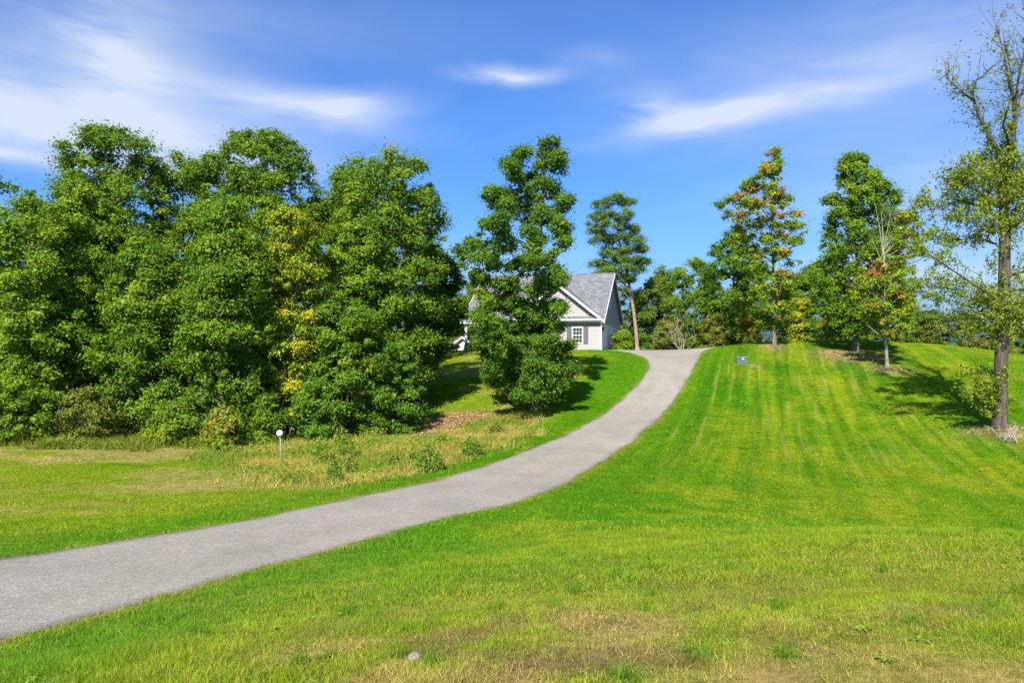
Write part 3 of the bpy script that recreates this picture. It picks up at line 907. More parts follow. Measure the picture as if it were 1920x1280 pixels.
# lanterns
for y in (0.42,):
    mb = MB(); mb.box(0.02, 0.06, y - .05, y + .05, 1.95, 2.1); mb.box(0.06, 0.20, y - .07, y + .07, 1.85, 2.15); mb.box(0.04, 0.22, y - .09, y + .09, 2.15, 2.2)
    mb.build('wall_lantern', MAT['black_metal'], house)
mb = MB(); mb.box(0.03, 0.16, HD - 0.5, HD - .35, 2.6, 2.72); mb.box(0.16, 0.3, HD - 0.55, HD - .3, 2.5, 2.7); mb.build('flood_light', MAT['white'], house)
# porch on the left: columns, back wall with window and door
for x in (-HL + 0.1, -HL + 2.4, -8.25):
    mb = MB(); mb.box(x - .11, x + .11, -0.20, 0.02, 0.14, EV - .06); mb.box(x - .15, x + .15, -0.24, 0.06, 0.14, 0.32); mb.box(x - .15, x + .15, -.24, .06, EV - .22, EV - .06)
    mb.build('porch_column', MAT['white'], house)
pw = lambda u, z, d: (u, 2.19 - d, z)
window(-11.9, -10.7, 0.8, 2.2, pw, 2, 2)
mb = MB(); mb.box(-9.75, -8.75, 2.13, 2.2, 0.14, 2.3); dd = mb.build('front_door', MAT['shutter'], house)
mb = MB(); mb.box(-9.66, -9.6, 2.07, 2.13, 1.1, 1.2); mb.build('door_handle', MAT['black_metal'], dd)

# ------------------------------------------------------------------ small white gabled building beyond the lawn, left
sx, sy = P(866, 640, 74)[:2]
sz = gz(sx, sy)
pk = 0.46 - sz
shed = empty('shed', (sx, sy, sz), math.radians(8))
tag(shed, 'small white gabled building low behind the lawn left of the porch', 'shed')
hw = 2.1; ev = pk - 1.62
mb = MB(); mb.prism([(-hw, 0, -0.4), (hw, 0, -0.4), (hw, 0, ev), (0, 0, pk - .06), (-hw, 0, ev)], (0, 5, 0)); mb.build('wall', MAT['white'], shed)
for s in (-1, 1):
    m = MB(); slab(m, (s * (hw + .3), -.3, ev - .16), (0, -.3, pk + .06), (0, 5.3, pk + .06), (s * (hw + .3), 5.3, ev - .16), 0.1); m.build('roof', MAT['shingle'], shed)
    m = MB(); m.hexa([(s * (hw + .3), -.34, ev - .32), (0, -.34, pk - .10), (0, -.302, pk - .10), (s * (hw + .3), -.302, ev - .32),
                      (s * (hw + .3), -.34, ev - .12), (0, -.34, pk + .10), (0, -.302, pk + .10), (s * (hw + .3), -.302, ev - .12)]); m.build('rake_board', MAT['white'], shed)

# ------------------------------------------------------------------ utility box and round marker
p = cast(1391, 681)
ub = empty('utility_box', (p[0], p[1], gz(*p)), math.radians(-14))
tag(ub, 'low grey green utility box standing on the sunny hillside lawn', 'utility box')
mb = MB(); mb.hexa([(-.40, -.30, -.15), (.40, -.30, -.15), (.40, .34, -.15), (-.40, .34, -.15), (-.38, -.26, .44), (.38, -.26, .44), (.38, .32, .50), (-.38, .32, .50)]); bd = mb.build('cabinet', MAT['box_green'], ub, bevel=0.02)
mb = MB(); mb.hexa([(-.42, -.33, .43), (.42, -.33, .43), (.42, .36, .49), (-.42, .36, .49), (-.40, -.30, .50), (.40, -.30, .50), (.40, .34, .56), (-.40, .34, .56)]); mb.build('lid', MAT['box_green'], ub, bevel=0.015)
mb = MB(); mb.box(-.02, .12, -.345, -.335, .30, .40); mb.build('warning_plate', MAT['white'], ub)

p = cast(526, 868)
z0 = gz(*p)
mk = empty('round_marker', (p[0], p[1], z0))
tag(mk, 'round white disc on a thin pole at the wood edge', 'marker')
top = (CY - 812) / F * p[1] - z0
mb = MB(); mb.tube([(0, 0, -.2), (0.0, 0, top * .6), (-.02, 0, top - .1)], [.02, .018, .018], 8); mb.build('pole', MAT['pole'], mk, smooth=True)
mb = MB()
prof = [(0.0, -.07), (.06, -.066), (.10, -.05), (.13, -.025), (.142, 0), (.135, .015), (0.0, .03)]
v = []; f = []
for (r, d) in prof:
    for k in range(24): v.append((-.02 + r * math.cos(k * math.pi / 12), d - .03, top + r * math.sin(k * math.pi / 12)))
for i in range(len(prof) - 1):
    for k in range(24): f.append((i * 24 + k, i * 24 + (k + 1) % 24, (i + 1) * 24 + (k + 1) % 24, (i + 1) * 24 + k))
mb.add(v, f); mb.build('disc', MAT['disc'], mk, smooth=True)
# ------------------------------------------------------------------ leaves and trees
def unit(a): return a / np.maximum(np.linalg.norm(a, axis=-1, keepdims=True), 1e-9)


def leaves(name, pos, nrm, axis_, L, Wd, col, mat, fold=0.18, inner=None):
    """each leaf a folded diamond of two triangles; inner leaves are single larger ones"""
    n = len(pos)
    ax = unit(axis_ - nrm * (axis_ * nrm).sum(1, keepdims=True))
    sd = np.cross(nrm, ax)
    L = L[:, None]; Wd = Wd[:, None]
    V = np.empty((n, 4, 3), np.float32)
    V[:, 0] = pos - ax * L * .5
    V[:, 1] = pos + sd * Wd * .5 + nrm * Wd * fold
    V[:, 2] = pos + ax * L * .5
    V[:, 3] = pos - sd * Wd * .5 + nrm * Wd * fold
    b = (np.arange(n) * 4)[:, None]
    T = np.hstack([b + [0, 2, 1], b + [0, 3, 2]]).reshape(-1, 3)
    V = V.reshape(-1, 3); C = np.repeat(col, 2, 0)
    if inner is not None:
        p, nr, ai, Li, Wi, ci = inner
        ai = unit(ai - nr * (ai * nr).sum(1, keepdims=True)); si = np.cross(nr, ai); Li = Li[:, None] * 1.6; Wi = np.maximum(Wi[:, None] * 1.7, .05)
        Vi = np.stack([p - ai * Li * .5 - si * Wi * .5, p - ai * Li * .5 + si * Wi * .5, p + ai * Li * .5], 1).reshape(-1, 3)
        Ti = (np.arange(len(p)) * 3)[:, None] + [0, 1, 2] + len(V)
        V = np.vstack([V, Vi]); T = np.vstack([T, Ti]); C = np.vstack([C, ci])
    return fast_mesh(name, V, T, mat, C)


G_DARK = (0.055, 0.122, 0.010); G_MID = (0.098, 0.185, 0.010); G_LIGHT = (0.155, 0.245, 0.011); G_YEL = (0.235, 0.290, 0.014)
YELLOW = (0.42, 0.36, 0.022); GOLD = (0.44, 0.27, 0.03); ORANGE = (0.44, 0.17, 0.035); RED = (0.34, 0.075, 0.035); RUST = (0.30, 0.16, 0.06)
PAL = {'oak': [(G_DARK, 4), (G_MID, 4), (G_LIGHT, 1.0), (G_YEL, .12)],
       'green': [(G_DARK, 2), (G_MID, 4), (G_LIGHT, 3), (G_YEL, .7)],
       'bright': [(G_MID, 3), (G_LIGHT, 4), (G_YEL, 1.6)],
       'yellowing': [(G_MID, 1.2), (G_LIGHT, 2.5), (G_YEL, 3.0), (YELLOW, 2.0)],
       'maple': [(G_DARK, 1), (G_MID, 4), (G_LIGHT, 4), (G_YEL, 1), (GOLD, .12)],
       'turning': [(G_MID, 2.5), (G_LIGHT, 3), (G_YEL, 2), (GOLD, .5), (RUST, .6), (ORANGE, .04)],
       'red': [(G_MID, 2), (G_LIGHT, 3), (G_YEL, 3), (GOLD, 1.0), (ORANGE, .45), (RED, .55)],
       'cool': [((0.055, 0.13, 0.013), 2), ((0.085, 0.18, 0.013), 3), ((0.13, 0.23, 0.012), 2)],
       'far': [((0.075, 0.135, 0.018), 3), ((0.11, 0.18, 0.018), 3), ((0.16, 0.21, 0.02), 1.5), (GOLD, .06)],
       'orange': [(G_LIGHT, 1.5), (G_YEL, 2), (GOLD, 1.6), (ORANGE, .5), (RUST, .4)],
       'olive': [((0.10, 0.135, 0.018), 2), ((0.145, 0.18, 0.018), 3), ((0.22, 0.22, 0.03), 1), (RUST, .3)],
       'pine': [((0.055, 0.125, 0.016), 2), ((0.09, 0.175, 0.014), 3), ((0.14, 0.225, 0.012), 2)]}


def pick(rng, pal, n):
    c = np.array([p[0] for p in PAL[pal]]); w = np.array([p[1] for p in PAL[pal]], float)
    return c[rng.choice(len(c), n, p=w / w.sum())]


def crown_points(rng, prof, Y, n_cl, depth=0.9, shell=0.55, size=(0.55, 1.0), yoff=0.0, loose_share=0.30):
    """clump centres inside the crown; prof [(py, xl, xr)] gives its outline, depth its thickness"""
    py = np.array([p[0] for p in prof], float); xl = np.array([p[1] for p in prof], float); xr = np.array([p[2] for p in prof], float)
    k = Y / F
    z = (CY - py) * k; cx = ((xl + xr) / 2 - CX) * k; rx = (xr - xl) / 2 * k
    tt = np.linspace(0, 1, 200); zz = z[0] + (z[-1] - z[0]) * tt
    rr = np.interp(-zz, -z, rx); c_ = np.interp(-zz, -z, cx)
    w = rr + 0.3; w /= w.sum()
    i = rng.choice(200, n_cl, p=w)
    nb = max(6, n_cl // 9)
    ib = rng.choice(200, nb, p=w)
    anb = rng.uniform(0, 2 * math.pi, nb)
    rb = np.clip(rr[ib] * rng.uniform(.32, .55, nb), .5, 1.7)
    qb = np.where(rng.random(nb) < .2, rng.random(nb) * .5, rng.uniform(.72, 1.06, nb))
    Rb = np.maximum(rr[ib] - rb * .8, .1)
    ryb = np.minimum(Rb, np.median(rr) * 1.2) * depth
    cb = np.c_[c_[ib] + np.cos(anb) * Rb * qb, Y + yoff + np.sin(anb) * ryb * qb, zz[ib] - rb * .35]
    s = size[0] * .6 + (size[1] - size[0] * .6) * rng.random(n_cl) ** 1.4
    kb = rng.integers(0, nb, n_cl)
    d = unit(rng.normal(size=(n_cl, 3))); d[:, 2] = np.abs(d[:, 2]) * .9 - .25
    c = cb[kb] + d * (rb[kb] * rng.random(n_cl) ** .35)[:, None] * np.array([1, 1, .7])
    # a share of loose clumps along the outline breaks the roundness
    fr = rng.random(n_cl) < loose_share
    i = rng.choice(200, n_cl, p=w); an = rng.uniform(0, 2 * math.pi, n_cl); q = rng.uniform(.5, 1.04, n_cl); R = np.maximum(rr[i] - s * .4, .1)
    loose = np.c_[c_[i] + np.cos(an) * R * q, Y + yoff + np.sin(an) * np.minimum(R, np.median(rr)) * depth * q, zz[i]]
    c = np.where(fr[:, None], loose, c)
    c[:, 2] = np.clip(c[:, 2], z[-1], z[0] - s * .4)
    return c, s, np.interp(-c[:, 2], -zz, c_)


def clump_leaves(rng, c, s, axis_x, Y, per, lsz, pal, flat=0.72, up=0.55, needle=False, tree_tint=None, mixc=0.55):
    n = len(c)
    cnt = np.maximum(4, (per * (s / s.mean()) ** 2 * rng.uniform(.7, 1.3, n)).astype(int))
    k = np.repeat(np.arange(n), cnt); N_ = len(k)
    d = unit(rng.normal(size=(N_, 3)))
    rad = s[k] * rng.random(N_) ** 0.42 * np.where(rng.random(N_) < .16, rng.uniform(1.0, 1.4, N_), 1.0)
    # lumpy clump: push the surface in and out
    rad *= 0.78 + 0.75 * np.sin(d[:, 0] * 6 + k) * np.sin(d[:, 1] * 6 + k * 1.7) * np.sin(d[:, 2] * 5 + k * .6)
    pos = c[k] + d * rad[:, None] * np.array([1, 1, flat])
    outw = unit(np.c_[c[k][:, 0] - axis_x[k], c[k][:, 1] - Y, np.zeros(N_)])
    nrm = unit(d * .42 + np.array([0, 0, up]) + outw * .3 + rng.normal(0, .55, (N_, 3)))
    axv = unit(d * .6 + np.array([0, 0, -.45]) + rng.normal(0, .6, (N_, 3)))
    L = lsz * .84 * rng.uniform(.7, 1.3, N_); Wd = L * (rng.uniform(.52, .75, N_) if not needle else rng.uniform(.16, .26, N_))
    cc = pick(rng, pal, n)
    col = cc[k] * mixc + pick(rng, pal, N_) * (1 - mixc)
    col = col * rng.uniform(.8, 1.22, N_)[:, None] * 1.0
    if tree_tint is not None: col = col * np.array(tree_tint)
    return pos, nrm, axv, L, Wd, col


def limb(mb, a, b, r0, r1, rng, n=5, sag=0.0, sides=5):
    a, b = np.array(a, float), np.array(b, float)
    d = b - a; ln = np.linalg.norm(d)
    pts, rad = [], []
    ph = rng.normal(0, .07 * ln, (2, 3))
    for i in range(n + 1):
        t = i / n
        p = a + d * t + ph[0] * math.sin(math.pi * t) + ph[1] * math.sin(2 * math.pi * t) * .5
        p[2] += sag * ln * math.sin(math.pi * t)
        pts.append(p); rad.append(r0 + (r1 - r0) * t ** .8)
    mb.tube(pts, rad, sides, cap=False)
    return pts


def tree(name, label, base_px, Y, prof, n_cl, per, lsz, pal, cat='tree', group=None, tr=0.2, seed=0, depth=0.9, shell=0.55,
         size=(0.55, 1.0), lean=None, bark='bark', limbs=40, flat=0.72, stems=None, needle=False, extra=None, top_frac=0.93, tint=None, clumps=None, up=.55, mixc=.55, dense=1.5, loose_share=.5, keep=6):
    rng = np.random.default_rng(seed)
    bx = (base_px - CX) / F * Y
    bz = gz(bx, Y)
    root = empty(name, (bx, Y, bz))
    tag(root, label, cat, group)
    c, s, ax = clumps(rng) if clumps else crown_points(rng, prof, Y, int(n_cl * dense), depth, shell, size, 0.0, loose_share)
    if clumps is None:
        low = ground_z(c[:, 0], c[:, 1]) + s * .5
        c[:, 2] = np.maximum(c[:, 2], low)
    data = clump_leaves(rng, c, s, ax, Y, per, lsz, pal, flat=flat, needle=needle, tree_tint=tint, up=up, mixc=mixc)
    if extra is not None:
        ex = extra(rng)
        data = tuple(np.concatenate([u, v]) for u, v in zip(data, ex))
    # the foliage facing the drive is kept whole, what lies deep inside and behind is thinned
    cell = 0.15
    key = (np.floor(data[0][:, 0] / cell).astype(np.int64) + 4000) * 100000 + np.floor(data[0][:, 2] / cell).astype(np.int64) + 4000
    o_ = np.lexsort((data[0][:, 1] + rng.normal(0, .15, len(key)), key)); ks = key[o_]
    st_ = np.r_[True, ks[1:] != ks[:-1]]; first = np.maximum.accumulate(np.where(st_, np.arange(len(ks)), 0))
    rank = np.empty(len(ks), int); rank[o_] = np.arange(len(ks)) - first
    inner = (rank >= keep) & ((rank < keep + 9) | (rng.random(len(ks)) < .10))
    core_ = [a_[inner] for a_ in data]
    kp = rank < keep
    data = tuple(a_[kp] for a_ in data)
    off = np.array([bx, Y, bz])
    me = leaves('crown', data[0] - off, *data[1:], MAT['needle'] if needle else MAT['leaf'], inner=[core_[0] - off] + core_[1:])
    link(bpy.data.objects.new('crown', me), root)
    # trunk(s) and limbs in one mesh
    mb = MB()
    ztop = (CY - prof[0][0]) / F * Y - bz
    xt = ((prof[0][1] + prof[0][2]) / 2 - CX) / F * Y - bx
    if lean is not None: xt = lean
    H = ztop * top_frac
    def trunk_at(z):
        t = np.clip(z / max(H, .1), 0, 1)
        return np.array([xt * t ** 1.2 + wob[0] * math.sin(t * 5.0) , wob[1] * math.sin(t * 4.0), z])
    wob = rng.normal(0, .012 * H, 2)
    rad_at = lambda z: tr * (1 - .93 * np.clip(z / H, 0, 1)) ** .85
    zs = np.r_[-.4, 0, .15, .5, np.linspace(1.0, H, 11)]
    rr = [tr * 1.75, tr * 1.5, tr * 1.25, tr * 1.06] + [float(rad_at(z)) for z in zs[4:]]
    mb.tube([trunk_at(z) for z in zs], rr, 10, cap=False)
    for (sx_, sr) in (stems or []):
        x0 = (sx_ - CX) / F * Y - bx
        z0 = gz(x0 + bx, Y - .4) - bz
        mb.tube([(x0, -.4, z0 - .3), (x0 * .9, -.35, z0 + 1.2), (x0 * .6, -.2, z0 + 3.0)], [sr, sr * .85, sr * .4], 6, cap=False)
    sel = rng.permutation(len(c))[:limbs]
    for i in sel:
        e = c[i] - off
        hz = np.hypot(e[0] - trunk_at(e[2])[0], e[1])
        za = float(np.clip(e[2] - hz * rng.uniform(.35, .9) - .2, .18 * H if prof[-1][0] < 700 else .1 * H, H * .97))
        a = trunk_at(za)
        r0 = min(float(rad_at(za)) * .55, .02 + .012 * np.linalg.norm(e - a) * 1.2)
        pts = limb(mb, a, e, max(r0, .015), .008, rng, 5, .05)
        for q in range(2):
            t = pts[int(rng.integers(2, 5))]
            limb(mb, t, t + rng.normal(0, .5, 3) + np.array([0, 0, .25]), .014, .004, rng, 3, 0, 4)
    mb.build('trunk', MAT[bark], root, smooth=True)
    return root


def hump(Y, cx, top, w, bot, skew=0):
    return [(top, cx - w * .18, cx + w * .18), (top + (bot - top) * .12, cx - w * .36, cx + w * .36), (top + (bot - top) * .35, cx - w * .5, cx + w * .5),
            (top + (bot - top) * .65, cx - w * .5, cx + w * .5), (bot, cx - w * .36, cx + w * .36)]


WOOD = 'broadleaf trees of the wood left of the driveway'
B = 'broadleaf_tree'
tree(B, 'dark tree at the far left edge, behind the yellowish one', -20, 47, [(318, -40, 40), (340, -80, 60), (420, -110, 85), (520, -120, 90), (650, -110, 80), (760, -80, 50)], 130, 230, .19, 'green', group=WOOD, seed=1, tr=.25, size=(.8, 1.4), limbs=20)
tree(B, 'yellowish green rounded tree at the left picture edge', 50, 34, [(372, 30, 90), (395, -25, 140), (470, -70, 165), (600, -85, 170), (720, -80, 165), (800, -60, 140)], 190, 300, .145, 'bright', group=WOOD, seed=2, tr=.22, size=(.55, 1.05), limbs=30)
tree(B, 'tall tree with a pointed leafy top, tallest at the left', 205, 38.5, [(243, 188, 216), (262, 145, 285), (285, 118, 300), (330, 92, 312), (410, 65, 330), (520, 55, 340), (640, 80, 320), (740, 110, 290)], 260, 320, .145, 'green', group=WOOD, dense=1.8, loose_share=.6, seed=3, tr=.28, size=(.55, 1.15), limbs=50, bark='bark_pale')
tree(B, 'narrow tree in the dip of the skyline between the two tallest', 345, 40, [(286, 320, 366), (308, 288, 392), (400, 262, 418), (560, 262, 425), (700, 290, 420), (760, 300, 400)], 180, 300, .145, 'bright', group=WOOD, seed=4, tr=.22, size=(.55, 1.05), limbs=25)
tree(B, 'tall broad domed tree in the middle of the wood', 490, 41, [(243, 455, 540), (262, 405, 572), (305, 378, 590), (400, 368, 600), (520, 370, 610), (660, 390, 590), (760, 420, 560)], 270, 320, .15, 'green', group=WOOD, seed=5, tr=.28, size=(.55, 1.15), limbs=50, dense=1.9, loose_share=.65)
tree(B, 'low spreading tree in front, at the foot of the pointed tree', 275, 34.2, [(450, 245, 300), (490, 205, 345), (590, 180, 378), (690, 185, 375), (770, 205, 350), (800, 230, 320)], 200, 290, .15, 'green', group=WOOD, seed=6, tr=.18, size=(.5, .95), limbs=30)
tree(B, 'full leafed front tree whose skirts touch the dark hollow', 430, 33.6, [(382, 410, 445), (430, 375, 485), (540, 345, 505), (660, 338, 515), (760, 350, 500), (822, 385, 480)], 230, 300, .15, 'green', group=WOOD, seed=7, tr=.18, size=(.5, 1.0), limbs=30)
tree(B, 'slender tree with yellowing leaves in the middle of the wood', 547, 35.6, [(388, 530, 565), (425, 495, 598), (520, 472, 602), (620, 470, 605), (720, 490, 590), (775, 520, 575)], 170, 260, .14, 'yellowing', group=WOOD, seed=8, tr=.13, size=(.4, .85), limbs=45, shell=.4, bark='bark_pale')
tree(B, 'big round crowned tree at the right end of the wood', 720, 41, [(288, 668, 770), (305, 635, 800), (335, 612, 822), (400, 600, 836), (480, 605, 838), (560, 612, 835), (640, 640, 822), (730, 660, 795)], 290, 330, .15, 'green', group=WOOD, seed=9, tr=.30, size=(.55, 1.15), limbs=60, bark='bark_pale')
tree(B, 'dark lower tree left of the porch, half behind the round one', 795, 45, [(478, 800, 842), (515, 785, 872), (570, 772, 884), (612, 770, 874), (635, 770, 836), (700, 775, 815)], 110, 260, .18, 'oak', group=WOOD, seed=10, tr=.2, size=(.55, 1.05), limbs=20)
tree(B, 'small multi stemmed tree low in front of the round one', 655, 36.4, [(545, 610, 665), (600, 570, 715), (680, 550, 745), (750, 555, 745), (790, 580, 720)], 170, 280, .145, 'green', group=WOOD, seed=11, tr=.07, size=(.4, .85), limbs=25, stems=[(640, .04), (664, .045), (690, .05)], bark='bark')
tree(B, 'young tree with lighter leaves between the yellow and round trees', 630, 39, [(420, 620, 680), (470, 600, 720), (560, 595, 740), (640, 600, 730), (700, 620, 700)], 120, 260, .155, 'bright', group=WOOD, seed=12, tr=.12, size=(.45, .9), limbs=30)
tree(B, 'leafy tree filling the space below the pointed tree', 165, 36.3, [(345, 140, 185), (380, 110, 225), (470, 90, 260), (580, 95, 260), (690, 110, 240), (770, 130, 220)], 170, 290, .155, 'bright', group=WOOD, seed=13, tr=.16, size=(.5, 1.0), limbs=25)
tree(B, 'shaded tree filling the notch between domed and round trees', 598, 43.5, [(375, 580, 620), (410, 555, 650), (500, 545, 660), (600, 550, 660), (720, 560, 640)], 130, 270, .15, 'green', group=WOOD, seed=14, tr=.18, size=(.5, 1.0), limbs=20)
for i, (x, Y, w, t, b, lab) in enumerate([(130, 52, 220, 330, 720, 'dim tree deep in the wood behind the pointed tree'), (420, 54, 240, 330, 720, 'dim tree deep in the wood behind the domed tree'),
                                          (620, 55, 240, 350, 720, 'dim tree deep in the wood behind the gap beside the round tree'), (760, 56, 180, 400, 720, 'dim tree deep in the wood behind the round tree')]):
    tree(B, lab, x, Y, hump(Y, x, t, w, b), 90, 200, .26, 'oak', group=WOOD, seed=20 + i, tr=.3, size=(.9, 1.6), limbs=12, keep=4)

SH = 'shrubs along the wood edge'
for i, (x, Y, top, bot, w, pal, n, lab) in enumerate([
        (745, 37.0, 640, 808, 118, 'cool', 150, 'bluish green upswept shrub at the right end of the wood'),
        (592, 34.8, 705, 812, 105, 'cool', 90, 'dense dark shrub right of the round marker'),
        (420, 31.2, 765, 838, 82, 'turning', 55, 'low shrub with orange leaves at the left of the dark hollow'),
        (30, 31.5, 705, 812, 150, 'bright', 90, 'leafy shrub at the left edge above the dry grass'),
        (165, 32.0, 725, 822, 120, 'olive', 70, 'olive shrub left of the low spreading tree'),
        (330, 32.2, 752, 826, 110, 'bright', 70, 'light green shrub under the low spreading tree'),
        (500, 33.2, 740, 822, 80, 'green', 60, 'small green shrub just left of the round marker'),
        (690, 36.0, 735, 812, 60, 'green', 40, 'small shrub between the thin stems and the bluish shrub')]):
    tree('shrub', lab, x, Y, [(top, x - w * .2, x + w * .2), (top + (bot - top) * .3, x - w * .42, x + w * .42), (top + (bot - top) * .7, x - w * .5, x + w * .5), (bot, x - w * .42, x + w * .42)],
         n, 190, .11, pal, cat='shrub', group=SH, seed=40 + i, tr=.04, size=(.25, .55), limbs=18, top_frac=.75)

# the oak: crown built of separate masses so that sky shows between them
OAK_Y = 42.0
def oak_clumps(rng):
    mass = [(1022, 275, 30, 22), (985, 290, 22, 16), (1035, 305, 24, 18), (960, 305, 22, 16), (1010, 320, 28, 22), (965, 335, 26, 18), (1045, 315, 12, 10), (1030, 350, 28, 24), (985, 365, 38, 26),
            (925, 375, 24, 20), (1055, 385, 18, 16), (950, 395, 34, 24), (1005, 405, 36, 26), (1045, 425, 28, 26), (915, 420, 30, 20), (890, 455, 28, 22), (945, 445, 36, 26), (1000, 455, 38, 28), (1055, 455, 20, 22),
            (875, 485, 20, 16), (920, 490, 34, 24), (975, 500, 38, 28), (1030, 495, 34, 24), (900, 520, 24, 18), (950, 535, 40, 24), (1010, 540, 38, 28), (1040, 530, 18, 18), (915, 560, 28, 18), (970, 580, 48, 26), (1020, 585, 38, 26),
            (925, 605, 34, 20), (1000, 625, 46, 24), (945, 640, 38, 22), (915, 665, 24, 20), (960, 675, 46, 24), (1015, 670, 46, 24), (1055, 660, 26, 20), (1070, 690, 18, 14), (935, 705, 30, 18), (990, 705, 48, 22), (1045, 705, 34, 20), (1000, 732, 34, 14), (970, 728, 22, 12), (1035, 728, 20, 10),
            (950, 570, 40, 24), (995, 600, 46, 26), (1035, 610, 26, 24), (960, 610, 40, 24), (975, 640, 50, 24), (1025, 640, 36, 22), (990, 660, 50, 24), (920, 640, 28, 20), (940, 685, 36, 20), (1000, 690, 50, 22), (1060, 680, 26, 18), (985, 715, 46, 18), (1030, 715, 34, 16), (905, 590, 22, 16), (1045, 575, 16, 16)]
    k = OAK_Y / F
    C, S_, A = [], [], []
    for (x, y, rx, rz) in mass:
        dpt = 0.25 + 0.35 * math.sin(min(1, max(0, (y - 250) / 480)) * 3.0)
        half = (40 + 110 * min(1, (y - 250) / 200)) * k
        for q in range(3):
            yo = rng.normal(0, .45) * half if q else -abs(rng.normal(0, .35)) * half
            n = 2 + int(rx * rz / 380)
            d = unit(rng.normal(size=(n, 3))) * rng.random((n, 1)) ** .5
            c = np.c_[(x - CX) * k + d[:, 0] * rx * k * .75, OAK_Y + yo + d[:, 1] * rx * k * .8, (CY - y) * k + d[:, 2] * rz * k * .75]
            C.append(c); S_.append(rng.uniform(.36, .78, n)); A.append(np.full(n, (995 - CX) * k))
    return np.vstack(C), np.concatenate(S_), np.concatenate(A)


tree('oak_tree', 'tall oak in front of the house, branches down to its base', 1000, OAK_Y, [(255, 1005, 1035), (750, 900, 1080)], 0, 380, .15, 'oak', seed=60, tr=.27, limbs=45, keep=13, clumps=oak_clumps, bark='bark', top_frac=.95)

# tall pine with the bare leaning trunk
PINE_Y = 75.5
def pine_clumps(rng):
    tiers = [(1150, 372, 16), (1128, 383, 18), (1172, 381, 14), (1148, 402, 34), (1125, 412, 20), (1178, 408, 14), (1150, 425, 38), (1115, 432, 13), (1185, 428, 16), (1160, 445, 38), (1190, 452, 18), (1130, 450, 20), (1165, 468, 36), (1200, 468, 14), (1145, 478, 22),
             (1180, 488, 30), (1205, 490, 10), (1130, 494, 22), (1160, 505, 38), (1120, 515, 14), (1195, 505, 18), (1150, 520, 34), (1180, 522, 22)]
    k = PINE_Y / F; C, S_, A = [], [], []
    for (x, y, r) in tiers:
        n = 4 + r // 3
        a = rng.uniform(0, 6.28, n); q = np.sqrt(rng.random(n))
        C.append(np.c_[(x - CX) * k + np.cos(a) * q * r * k, PINE_Y + np.sin(a) * q * max(r, 18) * k + rng.normal(0, .7, n), (CY - y) * k + rng.normal(0, .12, n)])
        S_.append(rng.uniform(.5, 1.05, n)); A.append(np.full(n, (1160 - CX) * k))
    return np.vstack(C), np.concatenate(S_), np.concatenate(A)
tree('pine_tree', 'tall pine with bare leaning trunk and tufted top beside the house', 1195, PINE_Y, [(362, 1140, 1160), (515, 1110, 1195)], 0, 330, .26, 'pine', seed=61, tr=.22, limbs=40, keep=10, clumps=pine_clumps, bark='bark_pine', flat=.6, needle=True, up=.8)

# trees on the hillside right of the driveway
tree('turning_tree', 'slender thin crowned tree turning gold and rust on the hill crest', 1452, 56.5,
     [(278, 1437, 1458), (296, 1424, 1478), (318, 1420, 1472), (340, 1390, 1478), (372, 1352, 1488), (395, 1335, 1506), (430, 1352, 1514), (470, 1368, 1504), (520, 1385, 1498), (570, 1392, 1492), (610, 1410, 1482)],
     190, 120, .17, 'turning', seed=62, tr=.15, size=(.35, .8), limbs=60, shell=.35, bark='bark', flat=.7, mixc=.8, dense=1.7, loose_share=.7)
tree('maple_tree', 'dense cone shaped green maple on the hill crest', 1604, 54.5,
     [(288, 1593, 1622), (305, 1573, 1636), (340, 1556, 1660), (390, 1538, 1688), (415, 1548, 1690), (445, 1540, 1688), (490, 1528, 1692), (540, 1526, 1690), (590, 1535, 1680), (622, 1560, 1655)],
     260, 250, .17, 'green', seed=63, tr=.26, size=(.5, 1.0), limbs=60, flat=.7, mixc=.7, dense=1.9, loose_share=.75)
def bare_twigs(root, Y, base_px, list_, mat):
    bx, bz = (base_px - CX) / F * Y, None
    loc = np.array(root.location)
    mb = MB(); rng = np.random.default_rng(5)
    for (pts, r0, r1) in list_:
        q = [np.array(P(x, y, Y + dy)) - loc for (x, y, dy) in pts]
        n = len(q); mb.tube(q, [r0 + (r1 - r0) * i / (n - 1) for i in range(n)], 6, cap=False)
        for j in range(len(q) * 3):
            i = int(rng.integers(1, n)); a = q[i - 1] + (q[i] - q[i - 1]) * rng.random(); d = (q[i] - q[i - 1]); d = d / np.linalg.norm(d)
            limb(mb, a, a + (d * .6 + rng.normal(0, .5, 3)) * rng.uniform(.5, 1.3), max(r1 * .8, .008), .003, rng, 3, 0, 4)
    mb.build('bare_branch', mat, root, smooth=True)
t4 = tree('red_leaf_tree', 'small half bare tree with red and gold leaves on the slope', 1663, 48,
     [(392, 1680, 1712), (430, 1672, 1735), (470, 1660, 1735), (520, 1612, 1715), (560, 1600, 1720), (600, 1610, 1715), (630, 1640, 1690)],
     130, 110, .15, 'red', seed=64, tr=.11, size=(.3, .7), limbs=40, shell=.3, bark='bark_pale', lean=-.4, flat=.65, mixc=.85, top_frac=.98, loose_share=.7)
bare_twigs(t4, 48, 1663, [([(1662, 520, 0), (1655, 470, 0), (1648, 420, .2), (1640, 380, .3)], .05, .012), ([(1656, 470, 0), (1664, 430, -.3), (1672, 395, -.4)], .03, .008),
                          ([(1660, 540, 0), (1640, 505, -.4), (1620, 490, -.6)], .03, .006), ([(1658, 500, 0), (1640, 460, .4), (1626, 430, .5)], .025, .006), ([(1663, 580, 0), (1635, 550, -.5), (1612, 535, -.8)], .03, .006)], MAT['bark_pale'])

